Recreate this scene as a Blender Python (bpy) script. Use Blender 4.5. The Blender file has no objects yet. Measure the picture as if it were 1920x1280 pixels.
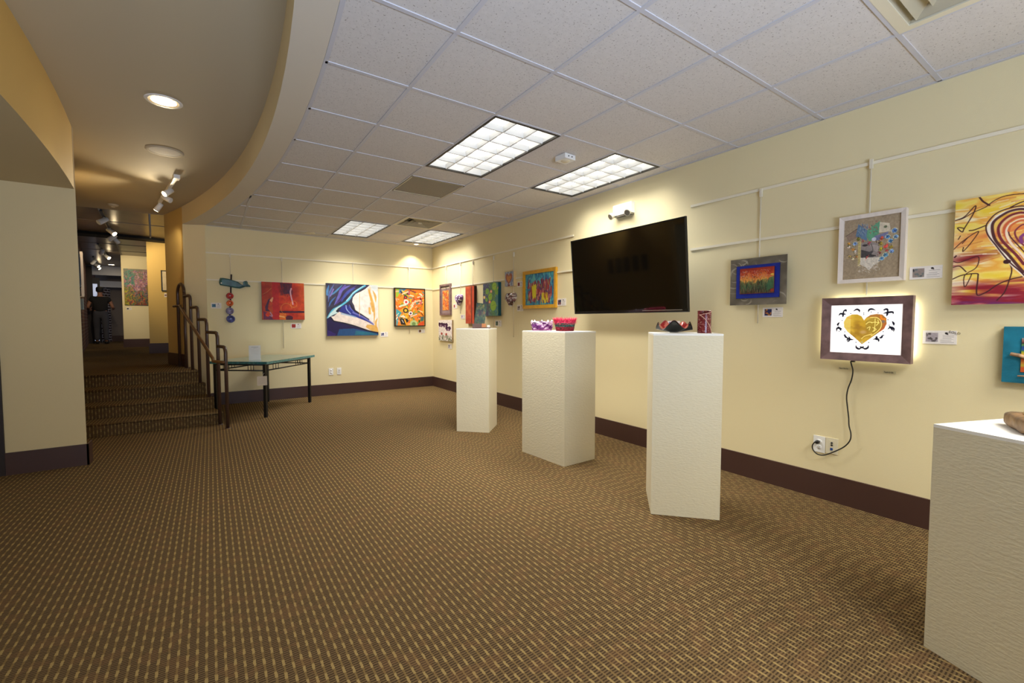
import bpy, bmesh, math, random
import numpy as np
from mathutils import Vector, Matrix
random.seed(7)
PI = math.pi
C = bpy.context.scene.collection

# ------------------------------------------------------------------ camera model (used to read places off the survey)
F_PX, CX, CY = 827.0, 960.0, 640.0
PITCH = math.atan(38.5 / F_PX)
HEAD = math.radians(34.359)
CAM_Z = 1.31
_hd = np.array([math.sin(HEAD), math.cos(HEAD), 0]); _up = np.array([0, 0, 1.0])
_R = np.array([math.cos(HEAD), -math.sin(HEAD), 0])
_F = _hd * math.cos(PITCH) - _up * math.sin(PITCH)
_U = _up * math.cos(PITCH) + _hd * math.sin(PITCH)
_O = np.array([0, 0, CAM_Z])
def _ray(x, y): return _R * (x - CX) / F_PX + _U * (CY - y) / F_PX + _F
def on_x(x, y, X): d = _ray(x, y); return d * (X / d[0]) + _O
def on_y(x, y, Y): d = _ray(x, y); return d * (Y / d[1]) + _O
def on_z(x, y, Z): d = _ray(x, y); return d * ((Z - CAM_Z) / d[2]) + _O

XR = 3.70      # right wall
YB = 8.24      # back wall
ZC = 2.76      # tile ceiling
ZT = 3.02      # plaster ceiling of the passage
ZU = 0.608     # upper hall floor
def outer(y): return 0.585 - (y - 3.6) ** 2 / 34.6
def inner(y): return 0.411 - (y - 3.6) ** 2 / 31.0
def fascia(y): return -0.862 - max(0, y - 3.3) ** 2 / 46.0
# ------------------------------------------------------------------ colours and materials
def lin(c):
    return tuple(((v / 255.0) / 12.92 if v / 255.0 <= 0.04045 else ((v / 255.0 + 0.055) / 1.055) ** 2.4) for v in c)
def new_mat(name):
    m = bpy.data.materials.new(name); m.use_nodes = True
    nt = m.node_tree; b = nt.nodes['Principled BSDF']
    return m, nt, b
def mat(name, c, rough=0.6, metal=0.0, spec=0.5, noise=0.0, nscale=8.0, bump=0.0, bscale=60.0, emit=None, estr=0.0, stretch=None, coat=0.0):
    m, nt, b = new_mat(name)
    L = lin(c)
    b.inputs['Base Color'].default_value = (*L, 1)
    b.inputs['Roughness'].default_value = rough
    b.inputs['Metallic'].default_value = metal
    b.inputs['Specular IOR Level'].default_value = spec
    b.inputs['Coat Weight'].default_value = coat
    if emit is not None:
        b.inputs['Emission Color'].default_value = (*lin(emit), 1); b.inputs['Emission Strength'].default_value = estr
    if noise > 0 or bump > 0:
        tc = nt.nodes.new('ShaderNodeTexCoord'); src = tc.outputs['Object']
        if stretch:
            mp = nt.nodes.new('ShaderNodeMapping'); mp.inputs['Scale'].default_value = stretch
            nt.links.new(src, mp.inputs['Vector']); src = mp.outputs['Vector']
    if noise > 0:
        n = nt.nodes.new('ShaderNodeTexNoise'); n.inputs['Scale'].default_value = nscale; n.inputs['Detail'].default_value = 4
        nt.links.new(src, n.inputs['Vector'])
        r = nt.nodes.new('ShaderNodeValToRGB')
        r.color_ramp.elements[0].position = 0.3; r.color_ramp.elements[1].position = 0.7
        r.color_ramp.elements[0].color = (*[v * (1 - noise) for v in L], 1)
        r.color_ramp.elements[1].color = (*[min(1, v * (1 + noise)) for v in L], 1)
        nt.links.new(n.outputs['Fac'], r.inputs['Fac']); nt.links.new(r.outputs['Color'], b.inputs['Base Color'])
    if bump > 0:
        n = nt.nodes.new('ShaderNodeTexNoise'); n.inputs['Scale'].default_value = bscale; n.inputs['Detail'].default_value = 3
        nt.links.new(src, n.inputs['Vector'])
        bp = nt.nodes.new('ShaderNodeBump'); bp.inputs['Strength'].default_value = bump; bp.inputs['Distance'].default_value = 0.01
        nt.links.new(n.outputs['Fac'], bp.inputs['Height']); nt.links.new(bp.outputs['Normal'], b.inputs['Normal'])
    return m

def mat_attr(name, rough=0.55, spec=0.3, emit=0.0, bump=0.0, bscale=120, trans=0.0):
    m, nt, b = new_mat(name)
    a = nt.nodes.new('ShaderNodeAttribute'); a.attribute_name = 'paint'
    nt.links.new(a.outputs['Color'], b.inputs['Base Color'])
    b.inputs['Roughness'].default_value = rough; b.inputs['Specular IOR Level'].default_value = spec
    if emit:
        nt.links.new(a.outputs['Color'], b.inputs['Emission Color']); b.inputs['Emission Strength'].default_value = emit
    if bump:
        tc = nt.nodes.new('ShaderNodeTexCoord')
        n = nt.nodes.new('ShaderNodeTexNoise'); n.inputs['Scale'].default_value = bscale
        nt.links.new(tc.outputs['Object'], n.inputs['Vector'])
        bp = nt.nodes.new('ShaderNodeBump'); bp.inputs['Strength'].default_value = bump; bp.inputs['Distance'].default_value = 0.004
        nt.links.new(n.outputs['Fac'], bp.inputs['Height']); nt.links.new(bp.outputs['Normal'], b.inputs['Normal'])
    return m

class NG:
    """tiny helper for math node graphs"""
    def __init__(s, nt): s.nt = nt
    def m(s, op, a, b=None, c=None):
        n = s.nt.nodes.new('ShaderNodeMath'); n.operation = op
        for i, v in enumerate((a, b, c)):
            if v is None: continue
            if isinstance(v, (int, float)): n.inputs[i].default_value = v
            else: s.nt.links.new(v, n.inputs[i])
        return n.outputs[0]
    def mix(s, f, a, b):
        n = s.nt.nodes.new('ShaderNodeMix'); n.data_type = 'RGBA'
        for sock, v in ((n.inputs[0], f), (n.inputs[6], a), (n.inputs[7], b)):
            if isinstance(v, tuple): sock.default_value = (*v, 1)
            elif isinstance(v, (int, float)): sock.default_value = v
            else: s.nt.links.new(v, sock)
        return n.outputs[2]

def carpet_mat():
    m, nt, b = new_mat('woven_carpet'); g = NG(nt)
    tc = nt.nodes.new('ShaderNodeTexCoord'); sp = nt.nodes.new('ShaderNodeSeparateXYZ')
    nt.links.new(tc.outputs['Object'], sp.inputs[0])
    x, y, z = sp.outputs
    v = g.m('SUBTRACT', y, z)
    u = g.m('DIVIDE', x, 0.0305)
    ui = g.m('FLOOR', u); uf = g.m('FRACT', u)
    par = g.m('FRACT', g.m('MULTIPLY', ui, 0.5))            # 0 or 0.5
    hsh = g.m('FRACT', g.m('MULTIPLY', g.m('SINE', g.m('MULTIPLY', ui, 12.9898)), 43.17))
    wob = nt.nodes.new('ShaderNodeTexNoise'); wob.inputs['Scale'].default_value = 60; wob.inputs['Detail'].default_value = 2
    nt.links.new(tc.outputs['Object'], wob.inputs['Vector'])
    uf2 = g.m('ADD', uf, g.m('MULTIPLY', g.m('SUBTRACT', wob.outputs['Fac'], 0.5), 0.25))
    line = g.m('LESS_THAN', g.m('ABSOLUTE', g.m('SUBTRACT', uf2, 0.5)), 0.12)
    dw = g.m('LESS_THAN', g.m('ABSOLUTE', g.m('SUBTRACT', uf2, 0.5)), 0.15)
    dv = g.m('FRACT', g.m('ADD', g.m('DIVIDE', v, 0.074), g.m('ADD', g.m('MULTIPLY', par, 0.6), g.m('MULTIPLY', hsh, 0.75))))
    dash = g.m('MULTIPLY', dw, g.m('LESS_THAN', dv, 0.46))
    wf = g.m('FRACT', g.m('ADD', g.m('DIVIDE', v, 0.0118), g.m('MULTIPLY', wob.outputs['Fac'], 0.5)))
    wv = g.m('LESS_THAN', wf, 0.52)
    fine = nt.nodes.new('ShaderNodeTexNoise'); fine.inputs['Scale'].default_value = 420; fine.inputs['Detail'].default_value = 2
    nt.links.new(tc.outputs['Object'], fine.inputs['Vector'])
    big = nt.nodes.new('ShaderNodeTexNoise'); big.inputs['Scale'].default_value = 9; big.inputs['Detail'].default_value = 3
    nt.links.new(tc.outputs['Object'], big.inputs['Vector'])
    base = g.mix(wv, lin((58, 46, 31)), lin((112, 91, 62)))
    base = g.mix(g.m('MULTIPLY', line, 0.9), base, lin((126, 103, 62)))
    base = g.mix(dash, base, lin((158, 134, 84)))
    base = g.mix(g.m('MULTIPLY', fine.outputs['Fac'], 0.5), base, lin((70, 52, 34)))
    base = g.mix(g.m('MULTIPLY', g.m('GREATER_THAN', big.outputs['Fac'], 0.57), 0.16), base, lin((120, 84, 56)))
    nt.links.new(base, b.inputs['Base Color'])
    b.inputs['Roughness'].default_value = 0.95; b.inputs['Specular IOR Level'].default_value = 0.1
    hgt = g.m('ADD', g.m('MULTIPLY', line, 0.6), g.m('ADD', g.m('MULTIPLY', dash, 0.5), g.m('MULTIPLY', wv, 0.4)))
    bp = nt.nodes.new('ShaderNodeBump'); bp.inputs['Strength'].default_value = 0.5; bp.inputs['Distance'].default_value = 0.004
    nt.links.new(hgt, bp.inputs['Height']); nt.links.new(bp.outputs['Normal'], b.inputs['Normal'])
    return m

def tile_mat():
    m, nt, b = new_mat('acoustic_tile'); g = NG(nt)
    tc = nt.nodes.new('ShaderNodeTexCoord')
    n = nt.nodes.new('ShaderNodeTexNoise'); n.inputs['Scale'].default_value = 85; n.inputs['Detail'].default_value = 3; n.inputs['Roughness'].default_value = 0.7
    nt.links.new(tc.outputs['Object'], n.inputs['Vector'])
    hole = g.m('LESS_THAN', n.outputs['Fac'], 0.37)
    n2 = nt.nodes.new('ShaderNodeTexNoise'); n2.inputs['Scale'].default_value = 40
    nt.links.new(tc.outputs['Object'], n2.inputs['Vector'])
    base = g.mix(n2.outputs['Fac'], lin((206, 202, 198)), lin((220, 216, 212)))
    base = g.mix(g.m('MULTIPLY', hole, 0.75), base, lin((120, 112, 104)))
    nt.links.new(base, b.inputs['Base Color'])
    b.inputs['Roughness'].default_value = 0.95; b.inputs['Specular IOR Level'].default_value = 0.1
    return m

def brick_mat(name, c1, c2, mortar, scale=1.0):
    m, nt, b = new_mat(name)
    tc = nt.nodes.new('ShaderNodeTexCoord'); g = NG(nt)
    sp = nt.nodes.new('ShaderNodeSeparateXYZ'); nt.links.new(tc.outputs['Object'], sp.inputs[0])
    cb = nt.nodes.new('ShaderNodeCombineXYZ')
    nt.links.new(g.m('ADD', sp.outputs[0], sp.outputs[1]), cb.inputs[0]); nt.links.new(sp.outputs[2], cb.inputs[1])
    br = nt.nodes.new('ShaderNodeTexBrick')
    br.inputs['Color1'].default_value = (*lin(c1), 1); br.inputs['Color2'].default_value = (*lin(c2), 1); br.inputs['Mortar'].default_value = (*lin(mortar), 1)
    br.inputs['Scale'].default_value = scale; br.inputs['Brick Width'].default_value = 0.22; br.inputs['Row Height'].default_value = 0.085; br.inputs['Mortar Size'].default_value = 0.012
    nt.links.new(cb.outputs[0], br.inputs['Vector']); nt.links.new(br.outputs['Color'], b.inputs['Base Color'])
    b.inputs['Roughness'].default_value = 0.9
    return m

M = dict(
    carpet=carpet_mat(), tile=tile_mat(),
    cream=mat('cream_wall_paint', (230, 217, 174), 0.7, bump=0.08, bscale=180),
    warmshade=mat('warm_shade_wall_paint', (212, 192, 146), 0.7, bump=0.06, bscale=170),  # wall cream with the passage's warm, dim light put into the colour
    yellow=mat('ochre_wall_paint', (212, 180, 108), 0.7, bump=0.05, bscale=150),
    plaster=mat('tan_ceiling_paint', (192, 180, 152), 0.75),
    soffit=mat('soffit_paint', (196, 178, 138), 0.75),
    band=mat('bulkhead_paint', (214, 206, 190), 0.7),
    base=mat('dark_baseboard', (70, 46, 40), 0.45, bump=0.05),
    grid=mat('white_ceiling_grid', (198, 198, 204), 0.5),
    hallgrid=mat('grid_reveal', (150, 146, 138), 0.7),  # colour of the hall ceiling grid lines
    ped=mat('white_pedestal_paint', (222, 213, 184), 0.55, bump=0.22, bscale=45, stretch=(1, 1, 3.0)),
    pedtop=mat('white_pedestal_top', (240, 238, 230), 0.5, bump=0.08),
    rail=mat('white_rail', (236, 228, 204), 0.45),
    rod=mat('white_rod', (226, 218, 196), 0.45),
    bronze=mat('bronze_railing', (74, 52, 40), 0.35, spec=0.6),
    brass=mat('brown_handrail', (110, 74, 40), 0.28, spec=0.7),
    blackm=mat('black_metal', (22, 22, 24), 0.4),
    black=mat('black_plastic', (14, 14, 15), 0.35),
    screen=mat('television_glass', (9, 8, 6), 0.06, spec=0.5),
    white=mat('white_plastic', (238, 238, 234), 0.4),
    offwhite=mat('ivory_plastic', (226, 218, 190), 0.45),
    chrome=mat('grey_metal', (150, 148, 140), 0.3, metal=0.8),
    louver=mat('louver_white', (200, 200, 198), 0.35),
    lampframe=mat('dark_lamp_frame', (50, 46, 40), 0.5),
    diffuser=mat('lamp_diffuser', (255, 255, 255), 0.6, emit=(255, 252, 244), estr=2.2),
    bulb=mat('warm_bulb', (255, 255, 255), 0.5, emit=(255, 226, 176), estr=30.0),
    bulb2=mat('warm_can_bulb', (255, 255, 255), 0.5, emit=(255, 232, 196), estr=12.0),
    cavity=mat('dark_cavity', (18, 16, 14), 0.9),
    vent=mat('vent_enamel', (224, 216, 190), 0.5),
    teal=mat('teal_stone_top', (38, 112, 118), 0.16, spec=0.6, noise=0.35, nscale=30, coat=0.6),
    tealedge=mat('teal_edge', (30, 104, 116), 0.35, noise=0.4, nscale=60),
    paper=mat('white_paper', (240, 236, 228), 0.8),
    ink=mat('black_ink', (22, 20, 20), 0.8),
    soldink=mat('dark_sold_ink', (70, 60, 52), 0.8),
    paint=mat_attr('artist_paint', 0.5, 0.35, bump=0.25, bscale=160),
    craft=mat_attr('craft_fibre', 0.85, 0.15),
    glaze=mat_attr('glossy_glaze', 0.12, 0.6),
    glow=mat_attr('lit_art_glass', 0.4, 0.3, emit=0.72),
    wood=mat('dark_walnut', (84, 58, 44), 0.4, noise=0.3, nscale=14, stretch=(1, 1, 8)),
    wood2=mat('orange_oak', (168, 104, 48), 0.4, noise=0.25, nscale=14, stretch=(1, 1, 8)),
    palewood=mat('pale_pine', (214, 184, 126), 0.5, noise=0.12, nscale=10),
    yframe=mat('golden_yellow_frame', (206, 152, 34), 0.4, noise=0.1, nscale=20),
    wframe=mat('whitewashed_frame', (228, 218, 208), 0.5, noise=0.06, nscale=40, stretch=(1, 1, 0.2)),
    pframe=mat('purple_brown_frame', (118, 92, 92), 0.45, noise=0.3, nscale=18),
    bframe=mat('black_frame', (26, 30, 24), 0.35),
    gframe=mat('black_gold_frame', (84, 62, 30), 0.4, noise=0.5, nscale=30),
    cord=mat('black_cord', (32, 30, 26), 0.5),
    skin=mat('skin', (150, 104, 80), 0.55), shirt=mat('black_shirt', (20, 18, 19), 0.85), jeans=mat('grey_jeans', (62, 62, 70), 0.9),
    hair=mat('black_hair', (16, 13, 12), 0.7), shoe=mat('black_shoes', (18, 17, 17), 0.5),
    brick=brick_mat('brown_brick', (112, 60, 40), (88, 46, 32), (120, 98, 84)),
    brick2=brick_mat('striped_brick', (70, 50, 46), (58, 42, 40), (190, 184, 188)),
    greywall=mat('grey_far_wall', (122, 112, 106), 0.8),
    bluewhite=mat('white_beam', (206, 210, 222), 0.6),
    daylight=mat('door_glass_daylight', (220, 226, 240), 0.3, emit=(206, 220, 255), estr=0.45),
    darkwood=mat('dark_door_wood', (40, 28, 24), 0.5),
    hallceil=mat('hall_ceiling_tile', (120, 104, 86), 0.32, spec=0.5, noise=0.15, nscale=3),
    stain=mat('water_stain', (178, 132, 70), 0.9, noise=0.2, nscale=25),
    drift=mat('driftwood', (178, 142, 108), 0.7, noise=0.4, nscale=40),
    stone=mat('brown_stone', (134, 104, 72), 0.45, noise=0.5, nscale=16, bump=0.3, bscale=40),
    shell=mat('cream_shell', (214, 190, 136), 0.45, noise=0.45, nscale=60),
)
# ------------------------------------------------------------------ mesh helpers
def bm_box(bm, x0, x1, y0, y1, z0, z1, mi=0, T=None):
    vs = [bm.verts.new(p) for p in ((x0, y0, z0), (x1, y0, z0), (x1, y1, z0), (x0, y1, z0), (x0, y0, z1), (x1, y0, z1), (x1, y1, z1), (x0, y1, z1))]
    if T is not None:
        for v in vs: v.co = T @ v.co
    for f in ((3, 2, 1, 0), (4, 5, 6, 7), (0, 1, 5, 4), (1, 2, 6, 5), (2, 3, 7, 6), (3, 0, 4, 7)):
        bm.faces.new([vs[i] for i in f]).material_index = mi
    return vs
def bm_prism(bm, pts, z0, z1, mi=0, side_mi=None):
    n = len(pts)
    a = [bm.verts.new((p[0], p[1], z0)) for p in pts]; b = [bm.verts.new((p[0], p[1], z1)) for p in pts]
    bm.faces.new(a[::-1]).material_index = mi; bm.faces.new(b).material_index = mi
    for i in range(n):
        f = bm.faces.new((a[i], a[(i + 1) % n], b[(i + 1) % n], b[i]))
        f.material_index = mi if side_mi is None else (side_mi[i] if isinstance(side_mi, (list, tuple)) else side_mi)
def bm_tube(bm, pts, r, seg=10, mi=0, caps=True, flat=None):
    pts = [Vector(p) for p in pts]; rings = []
    prev = None
    for i, p in enumerate(pts):
        t = (pts[min(i + 1, len(pts) - 1)] - pts[max(i - 1, 0)]).normalized()
        if prev is None:
            ref = Vector((0, 0, 1)) if abs(t.z) < 0.9 else Vector((1, 0, 0))
            n = t.cross(ref).normalized()
        else:
            n = (prev - t * prev.dot(t)).normalized()
        prev = n; b = t.cross(n)
        rr = r[i] if isinstance(r, (list, tuple)) else r
        rings.append([bm.verts.new(p + (n * math.cos(2 * PI * k / seg) + b * math.sin(2 * PI * k / seg) * (flat or 1)) * rr) for k in range(seg)])
    for i in range(len(rings) - 1):
        for k in range(seg):
            f = bm.faces.new((rings[i][k], rings[i][(k + 1) % seg], rings[i + 1][(k + 1) % seg], rings[i + 1][k])); f.material_index = mi; f.smooth = True
    if caps:
        bm.faces.new(rings[0][::-1]).material_index = mi; bm.faces.new(rings[-1]).material_index = mi
def bm_lathe(bm, prof, seg=24, c=(0, 0, 0), axis='z', mi=0, smooth=True):
    """prof: (radius, height) from bottom to top; poles allowed with r=0"""
    c = Vector(c); rings = []
    for r, h in prof:
        if r < 1e-6:
            p = [Vector((0, 0, h))]
        else:
            p = [Vector((r * math.cos(2 * PI * k / seg), r * math.sin(2 * PI * k / seg), h)) for k in range(seg)]
        if axis == '-y': p = [Vector((q.x, -q.z, q.y)) for q in p]
        rings.append([bm.verts.new(c + q) for q in p])
    for a, b in zip(rings, rings[1:]):
        for k in range(seg):
            k2 = (k + 1) % seg
            if len(a) == 1 and len(b) == 1: continue
            if len(a) == 1: f = bm.faces.new((a[0], b[k2], b[k]))
            elif len(b) == 1: f = bm.faces.new((a[k], a[k2], b[0]))
            else: f = bm.faces.new((a[k], a[k2], b[k2], b[k]))
            f.material_index = mi; f.smooth = smooth
def obj(name, bm, mats, parent=None, bevel=0.0, seg=2):
    if bevel > 0:
        bmesh.ops.bevel(bm, geom=[e for e in bm.edges if e.calc_face_angle(0) > 0.6], offset=bevel, segments=seg, profile=0.6, affect='EDGES', clamp_overlap=True)
    bmesh.ops.recalc_face_normals(bm, faces=bm.faces)
    me = bpy.data.meshes.new(name); bm.to_mesh(me); bm.free()
    for m in (mats if isinstance(mats, (list, tuple)) else [mats]): me.materials.append(M[m] if isinstance(m, str) else m)
    o = bpy.data.objects.new(name, me); C.objects.link(o); o.parent = parent
    return o
def pyobj(name, verts, faces, m, parent=None, cols=None, smooth=False):
    me = bpy.data.meshes.new(name); me.from_pydata([tuple(v) for v in verts], [], faces); me.update()
    me.materials.append(M[m] if isinstance(m, str) else m)
    if cols is not None:
        cols = np.asarray(cols, float) / 255.0
        L = np.where(cols <= 0.04045, cols / 12.92, ((cols + 0.055) / 1.055) ** 2.4)
        at = me.color_attributes.new('paint', 'FLOAT_COLOR', 'POINT')
        at.data.foreach_set('color', np.concatenate([L, np.ones((len(L), 1))], 1).astype(np.float32).ravel())
    if smooth: me.polygons.foreach_set('use_smooth', [True] * len(me.polygons))
    o = bpy.data.objects.new(name, me); C.objects.link(o); o.parent = parent
    return o
def tag(o, label, cat, group=None):
    o['label'] = label; o['category'] = cat
    if group: o['group'] = group
    return o
def thing(name, label, cat, loc=(0, 0, 0), rz=0.0, group=None):
    o = bpy.data.objects.new(name, None); C.objects.link(o); o.empty_display_size = 0.1
    o.location = loc; o.rotation_euler = (0, 0, rz)
    return tag(o, label, cat, group)
def struct(name, bm, mats, parent=None, bevel=0):
    o = obj(name, bm, mats, parent, bevel)
    if parent is None: o['kind'] = 'structure'
    return o
def B(): return bmesh.new()
def spline(pts, n=8):
    P = [np.array(p, float) for p in pts]; P = [2 * P[0] - P[1]] + P + [2 * P[-1] - P[-2]]; out = []
    for i in range(1, len(P) - 2):
        for k in range(n):
            t = k / n
            out.append(0.5 * (2 * P[i] + (P[i + 1] - P[i - 1]) * t + (2 * P[i - 1] - 5 * P[i] + 4 * P[i + 1] - P[i + 2]) * t * t + (3 * P[i] - P[i - 1] - 3 * P[i + 1] + P[i + 2]) * t ** 3))
    out.append(P[-2]); return out

# ------------------------------------------------------------------ a small painter: strokes and fills become vertex colours of a canvas mesh
class Art:
    def __init__(s, w, h, c=(255, 255, 255), seed=1):
        s.w, s.h = w, h; s.a = np.empty((h, w, 3)); s.a[:] = c
        s.X, s.Y = np.meshgrid(np.linspace(0, 1, w), np.linspace(0, 1, h))
        s.asp = h / w; s.rng = np.random.RandomState(seed)
    def noise(s, fx, fy, oct=3):
        out = np.zeros((s.h, s.w)); amp = 1; tot = 0
        for o in range(oct):
            nx, ny = int(fx * 2 ** o) + 2, int(fy * 2 ** o) + 2
            g = s.rng.rand(ny, nx)
            xx = s.X * (nx - 1.001); yy = s.Y * (ny - 1.001)
            x0 = xx.astype(int); y0 = yy.astype(int); fx_ = xx - x0; fy_ = yy - y0
            fx_ = fx_ * fx_ * (3 - 2 * fx_); fy_ = fy_ * fy_ * (3 - 2 * fy_)
            out += amp * ((g[y0, x0] * (1 - fx_) + g[y0, x0 + 1] * fx_) * (1 - fy_) + (g[y0 + 1, x0] * (1 - fx_) + g[y0 + 1, x0 + 1] * fx_) * fy_)
            tot += amp; amp *= 0.55
        return out / tot
    def mix(s, m, c):
        m = np.clip(m, 0, 1)[..., None]; s.a = s.a * (1 - m) + np.array(c, float) * m; return s
    def ramp(s, t, stops):
        t = np.clip(t, 0, 1); xs = [q[0] for q in stops]
        s.a = np.stack([np.interp(t, xs, [q[1][k] for q in stops]) for k in range(3)], -1); return s
    def vary(s, amt, fx=12, fy=12, oct=3):
        s.a = np.clip(s.a * (1 + (s.noise(fx, fy, oct)[..., None] - 0.5) * 2 * amt), 0, 255); return s
    def rect(s, x0, y0, x1, y1, c, al=1.0):
        return s.mix(((s.X >= x0) & (s.X <= x1) & (s.Y >= y0) & (s.Y <= y1)) * al, c)
    def poly(s, pts, c, al=1.0):
        ins = np.zeros((s.h, s.w), bool); n = len(pts)
        for i in range(n):
            x1, y1 = pts[i]; x2, y2 = pts[(i + 1) % n]
            if y1 == y2: continue
            ins ^= ((y1 > s.Y) != (y2 > s.Y)) & (s.X < (x2 - x1) * (s.Y - y1) / (y2 - y1) + x1)
        return s.mix(ins * al, c)
    def ell(s, cx, cy, rx, ry, c, al=1.0, rot=0.0, soft=0.0):
        dx = s.X - cx; dy = (s.Y - cy) * s.asp; ry = ry * s.asp
        co, si = math.cos(rot), math.sin(rot)
        d = np.sqrt(((dx * co + dy * si) / rx) ** 2 + ((-dx * si + dy * co) / ry) ** 2)
        m = np.clip((1 - d) / soft, 0, 1) if soft else (d < 1) * 1.0
        return s.mix(m * al, c)
    def line(s, pts, w, c, al=1.0, curve=True, taper=False, soft=0.4):
        P = spline(pts, 6) if curve and len(pts) > 2 else [np.array(p, float) for p in pts]
        D = np.full((s.h, s.w), 9.0); n = len(P) - 1
        for i in range(n):
            a, b = P[i], P[i + 1]; ax, ay = a[0], a[1] * s.asp; bx, by = b[0], b[1] * s.asp
            L = (bx - ax) ** 2 + (by - ay) ** 2 + 1e-12
            t = np.clip(((s.X - ax) * (bx - ax) + (s.Y * s.asp - ay) * (by - ay)) / L, 0, 1)
            d = np.hypot(s.X - ax - t * (bx - ax), s.Y * s.asp - ay - t * (by - ay))
            ww = w * (math.sin(PI * (i + 0.5) / n) * 0.85 + 0.15) if taper else w
            D = np.minimum(D, d / ww)
        return s.mix(np.clip((1 - D) / soft, 0, 1) * al, c)
    def daubs(s, n, cols, ln=(0.05, 0.12), w=(0.01, 0.025), ang=(0, PI), box=(0, 0, 1, 1), al=0.9):
        for _ in range(n):
            x = s.rng.uniform(box[0], box[2]); y = s.rng.uniform(box[1], box[3]); a = s.rng.uniform(*ang); l = s.rng.uniform(*ln) / 2
            dx, dy = math.cos(a) * l, math.sin(a) * l / s.asp
            s.line([(x - dx, y - dy), (x + dx, y + dy)], s.rng.uniform(*w), cols[s.rng.randint(len(cols))], al, False)
        return s

def canvas(name, art, w, h, depth, parent, side=(200, 200, 200), x=0.0, z=0.0, y=0.0, m='paint', right=None):
    """stretched canvas / printed card: painted front at local y = y - depth, edges in the side colour"""
    H, W = art.h, art.w; yf = y - depth
    xs = x - w / 2 + art.X * w; zs = z + h / 2 - art.Y * h
    v = np.stack([xs, np.full_like(xs, yf), zs], -1).reshape(-1, 3).tolist(); cols = art.a.reshape(-1, 3).tolist()
    faces = [(j * W + i, (j + 1) * W + i, (j + 1) * W + i + 1, j * W + i + 1) for j in range(H - 1) for i in range(W - 1)]
    def quad(p, c):
        k = len(v); v.extend(p); cols.extend([c] * 4); faces.append((k, k + 1, k + 2, k + 3))
    x0, x1, z0, z1 = x - w / 2, x + w / 2, z - h / 2, z + h / 2
    rc = right or side
    quad([(x1, yf, z0), (x1, y, z0), (x1, y, z1), (x1, yf, z1)], rc)
    quad([(x0, y, z0), (x0, yf, z0), (x0, yf, z1), (x0, y, z1)], side)
    quad([(x0, yf, z1), (x1, yf, z1), (x1, y, z1), (x0, y, z1)], side)
    quad([(x0, y, z0), (x1, y, z0), (x1, yf, z0), (x0, yf, z0)], side)
    quad([(x1, y, z0), (x0, y, z0), (x0, y, z1), (x1, y, z1)], side)
    return pyobj(name, v, faces, m, parent, cols)
def frame(name, w, h, bw, d, parent, m, y=0.0, lip=0.0):
    """mitred picture frame: outer size w x h, bar width bw, depth d (front at y-d)"""
    bm = B(); yf = y - d
    o = [(-w / 2, -h / 2), (w / 2, -h / 2), (w / 2, h / 2), (-w / 2, h / 2)]
    i = [(-w / 2 + bw, -h / 2 + bw), (w / 2 - bw, -h / 2 + bw), (w / 2 - bw, h / 2 - bw), (-w / 2 + bw, h / 2 - bw)]
    ob = [bm.verts.new((a, y, b)) for a, b in o]; of = [bm.verts.new((a, yf, b)) for a, b in o]
    jf = [bm.verts.new((a, yf + lip, b)) for a, b in i]; jb = [bm.verts.new((a, y, b)) for a, b in i]
    for k in range(4):
        q = (k + 1) % 4
        bm.faces.new((ob[k], ob[q], of[q], of[k])); bm.faces.new((of[k], of[q], jf[q], jf[k])); bm.faces.new((jf[k], jf[q], jb[q], jb[k])); bm.faces.new((jb[k], jb[q], ob[q], ob[k]))
    return obj(name, bm, m, parent)
def place(wall, px, d=0.0):
    """px: left, right, top(left side), top(right), bottom(left), bottom(right) as surveyed -> loc on the wall, rz, w, h of something whose face stands d off the wall"""
    l, r, tl, tr, bl, br = px
    if wall == 'R':
        a = on_x(l, (tl + bl) / 2, XR - d); b = on_x(r, (tr + br) / 2, XR - d)
        zt = (on_x(l, tl, XR - d)[2] + on_x(r, tr, XR - d)[2]) / 2; zb = (on_x(l, bl, XR - d)[2] + on_x(r, br, XR - d)[2]) / 2
        return (XR, (a[1] + b[1]) / 2, (zt + zb) / 2), -PI / 2, a[1] - b[1], zt - zb
    if wall == 'B': Yw = YB
    else: Yw = wall
    a = on_y(l, (tl + bl) / 2, Yw - d); b = on_y(r, (tr + br) / 2, Yw - d)
    zt = (on_y(l, tl, Yw - d)[2] + on_y(r, tr, Yw - d)[2]) / 2; zb = (on_y(l, bl, Yw - d)[2] + on_y(r, br, Yw - d)[2]) / 2
    return ((a[0] + b[0]) / 2, Yw, (zt + zb) / 2), 0.0, b[0] - a[0], zt - zb
# ================================================================== THE SHELL
bm = B(); bm_box(bm, -3.2, XR + 0.1, -3.0, YB + 0.1, -0.12, 0.0); struct('floor', bm, 'carpet')
bm = B(); bm_box(bm, XR, XR + 0.14, -3.0, YB + 0.14, 0, ZC + 0.5); struct('wall_right', bm, 'cream')
bm = B(); bm_box(bm, -0.03, XR, YB, YB + 0.14, 0, ZC + 0.5); struct('wall_back', bm, 'cream')
# stub wall that ends the curved bulkhead: ochre towards the passage, cream towards the room
ys = [8.32, 8.5, 8.7, 8.9, 9.12]
pts = [(-0.03, 8.2)] + [(inner(y), y) for y in ys] + [(-0.34, 9.12), (-0.03, 8.36)]
bm = B(); bm_prism(bm, pts, 0, ZT, 0, [0, 1, 1, 1, 1, 1, 0, 0]); struct('wall_stub', bm, ['cream', 'yellow'])
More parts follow.
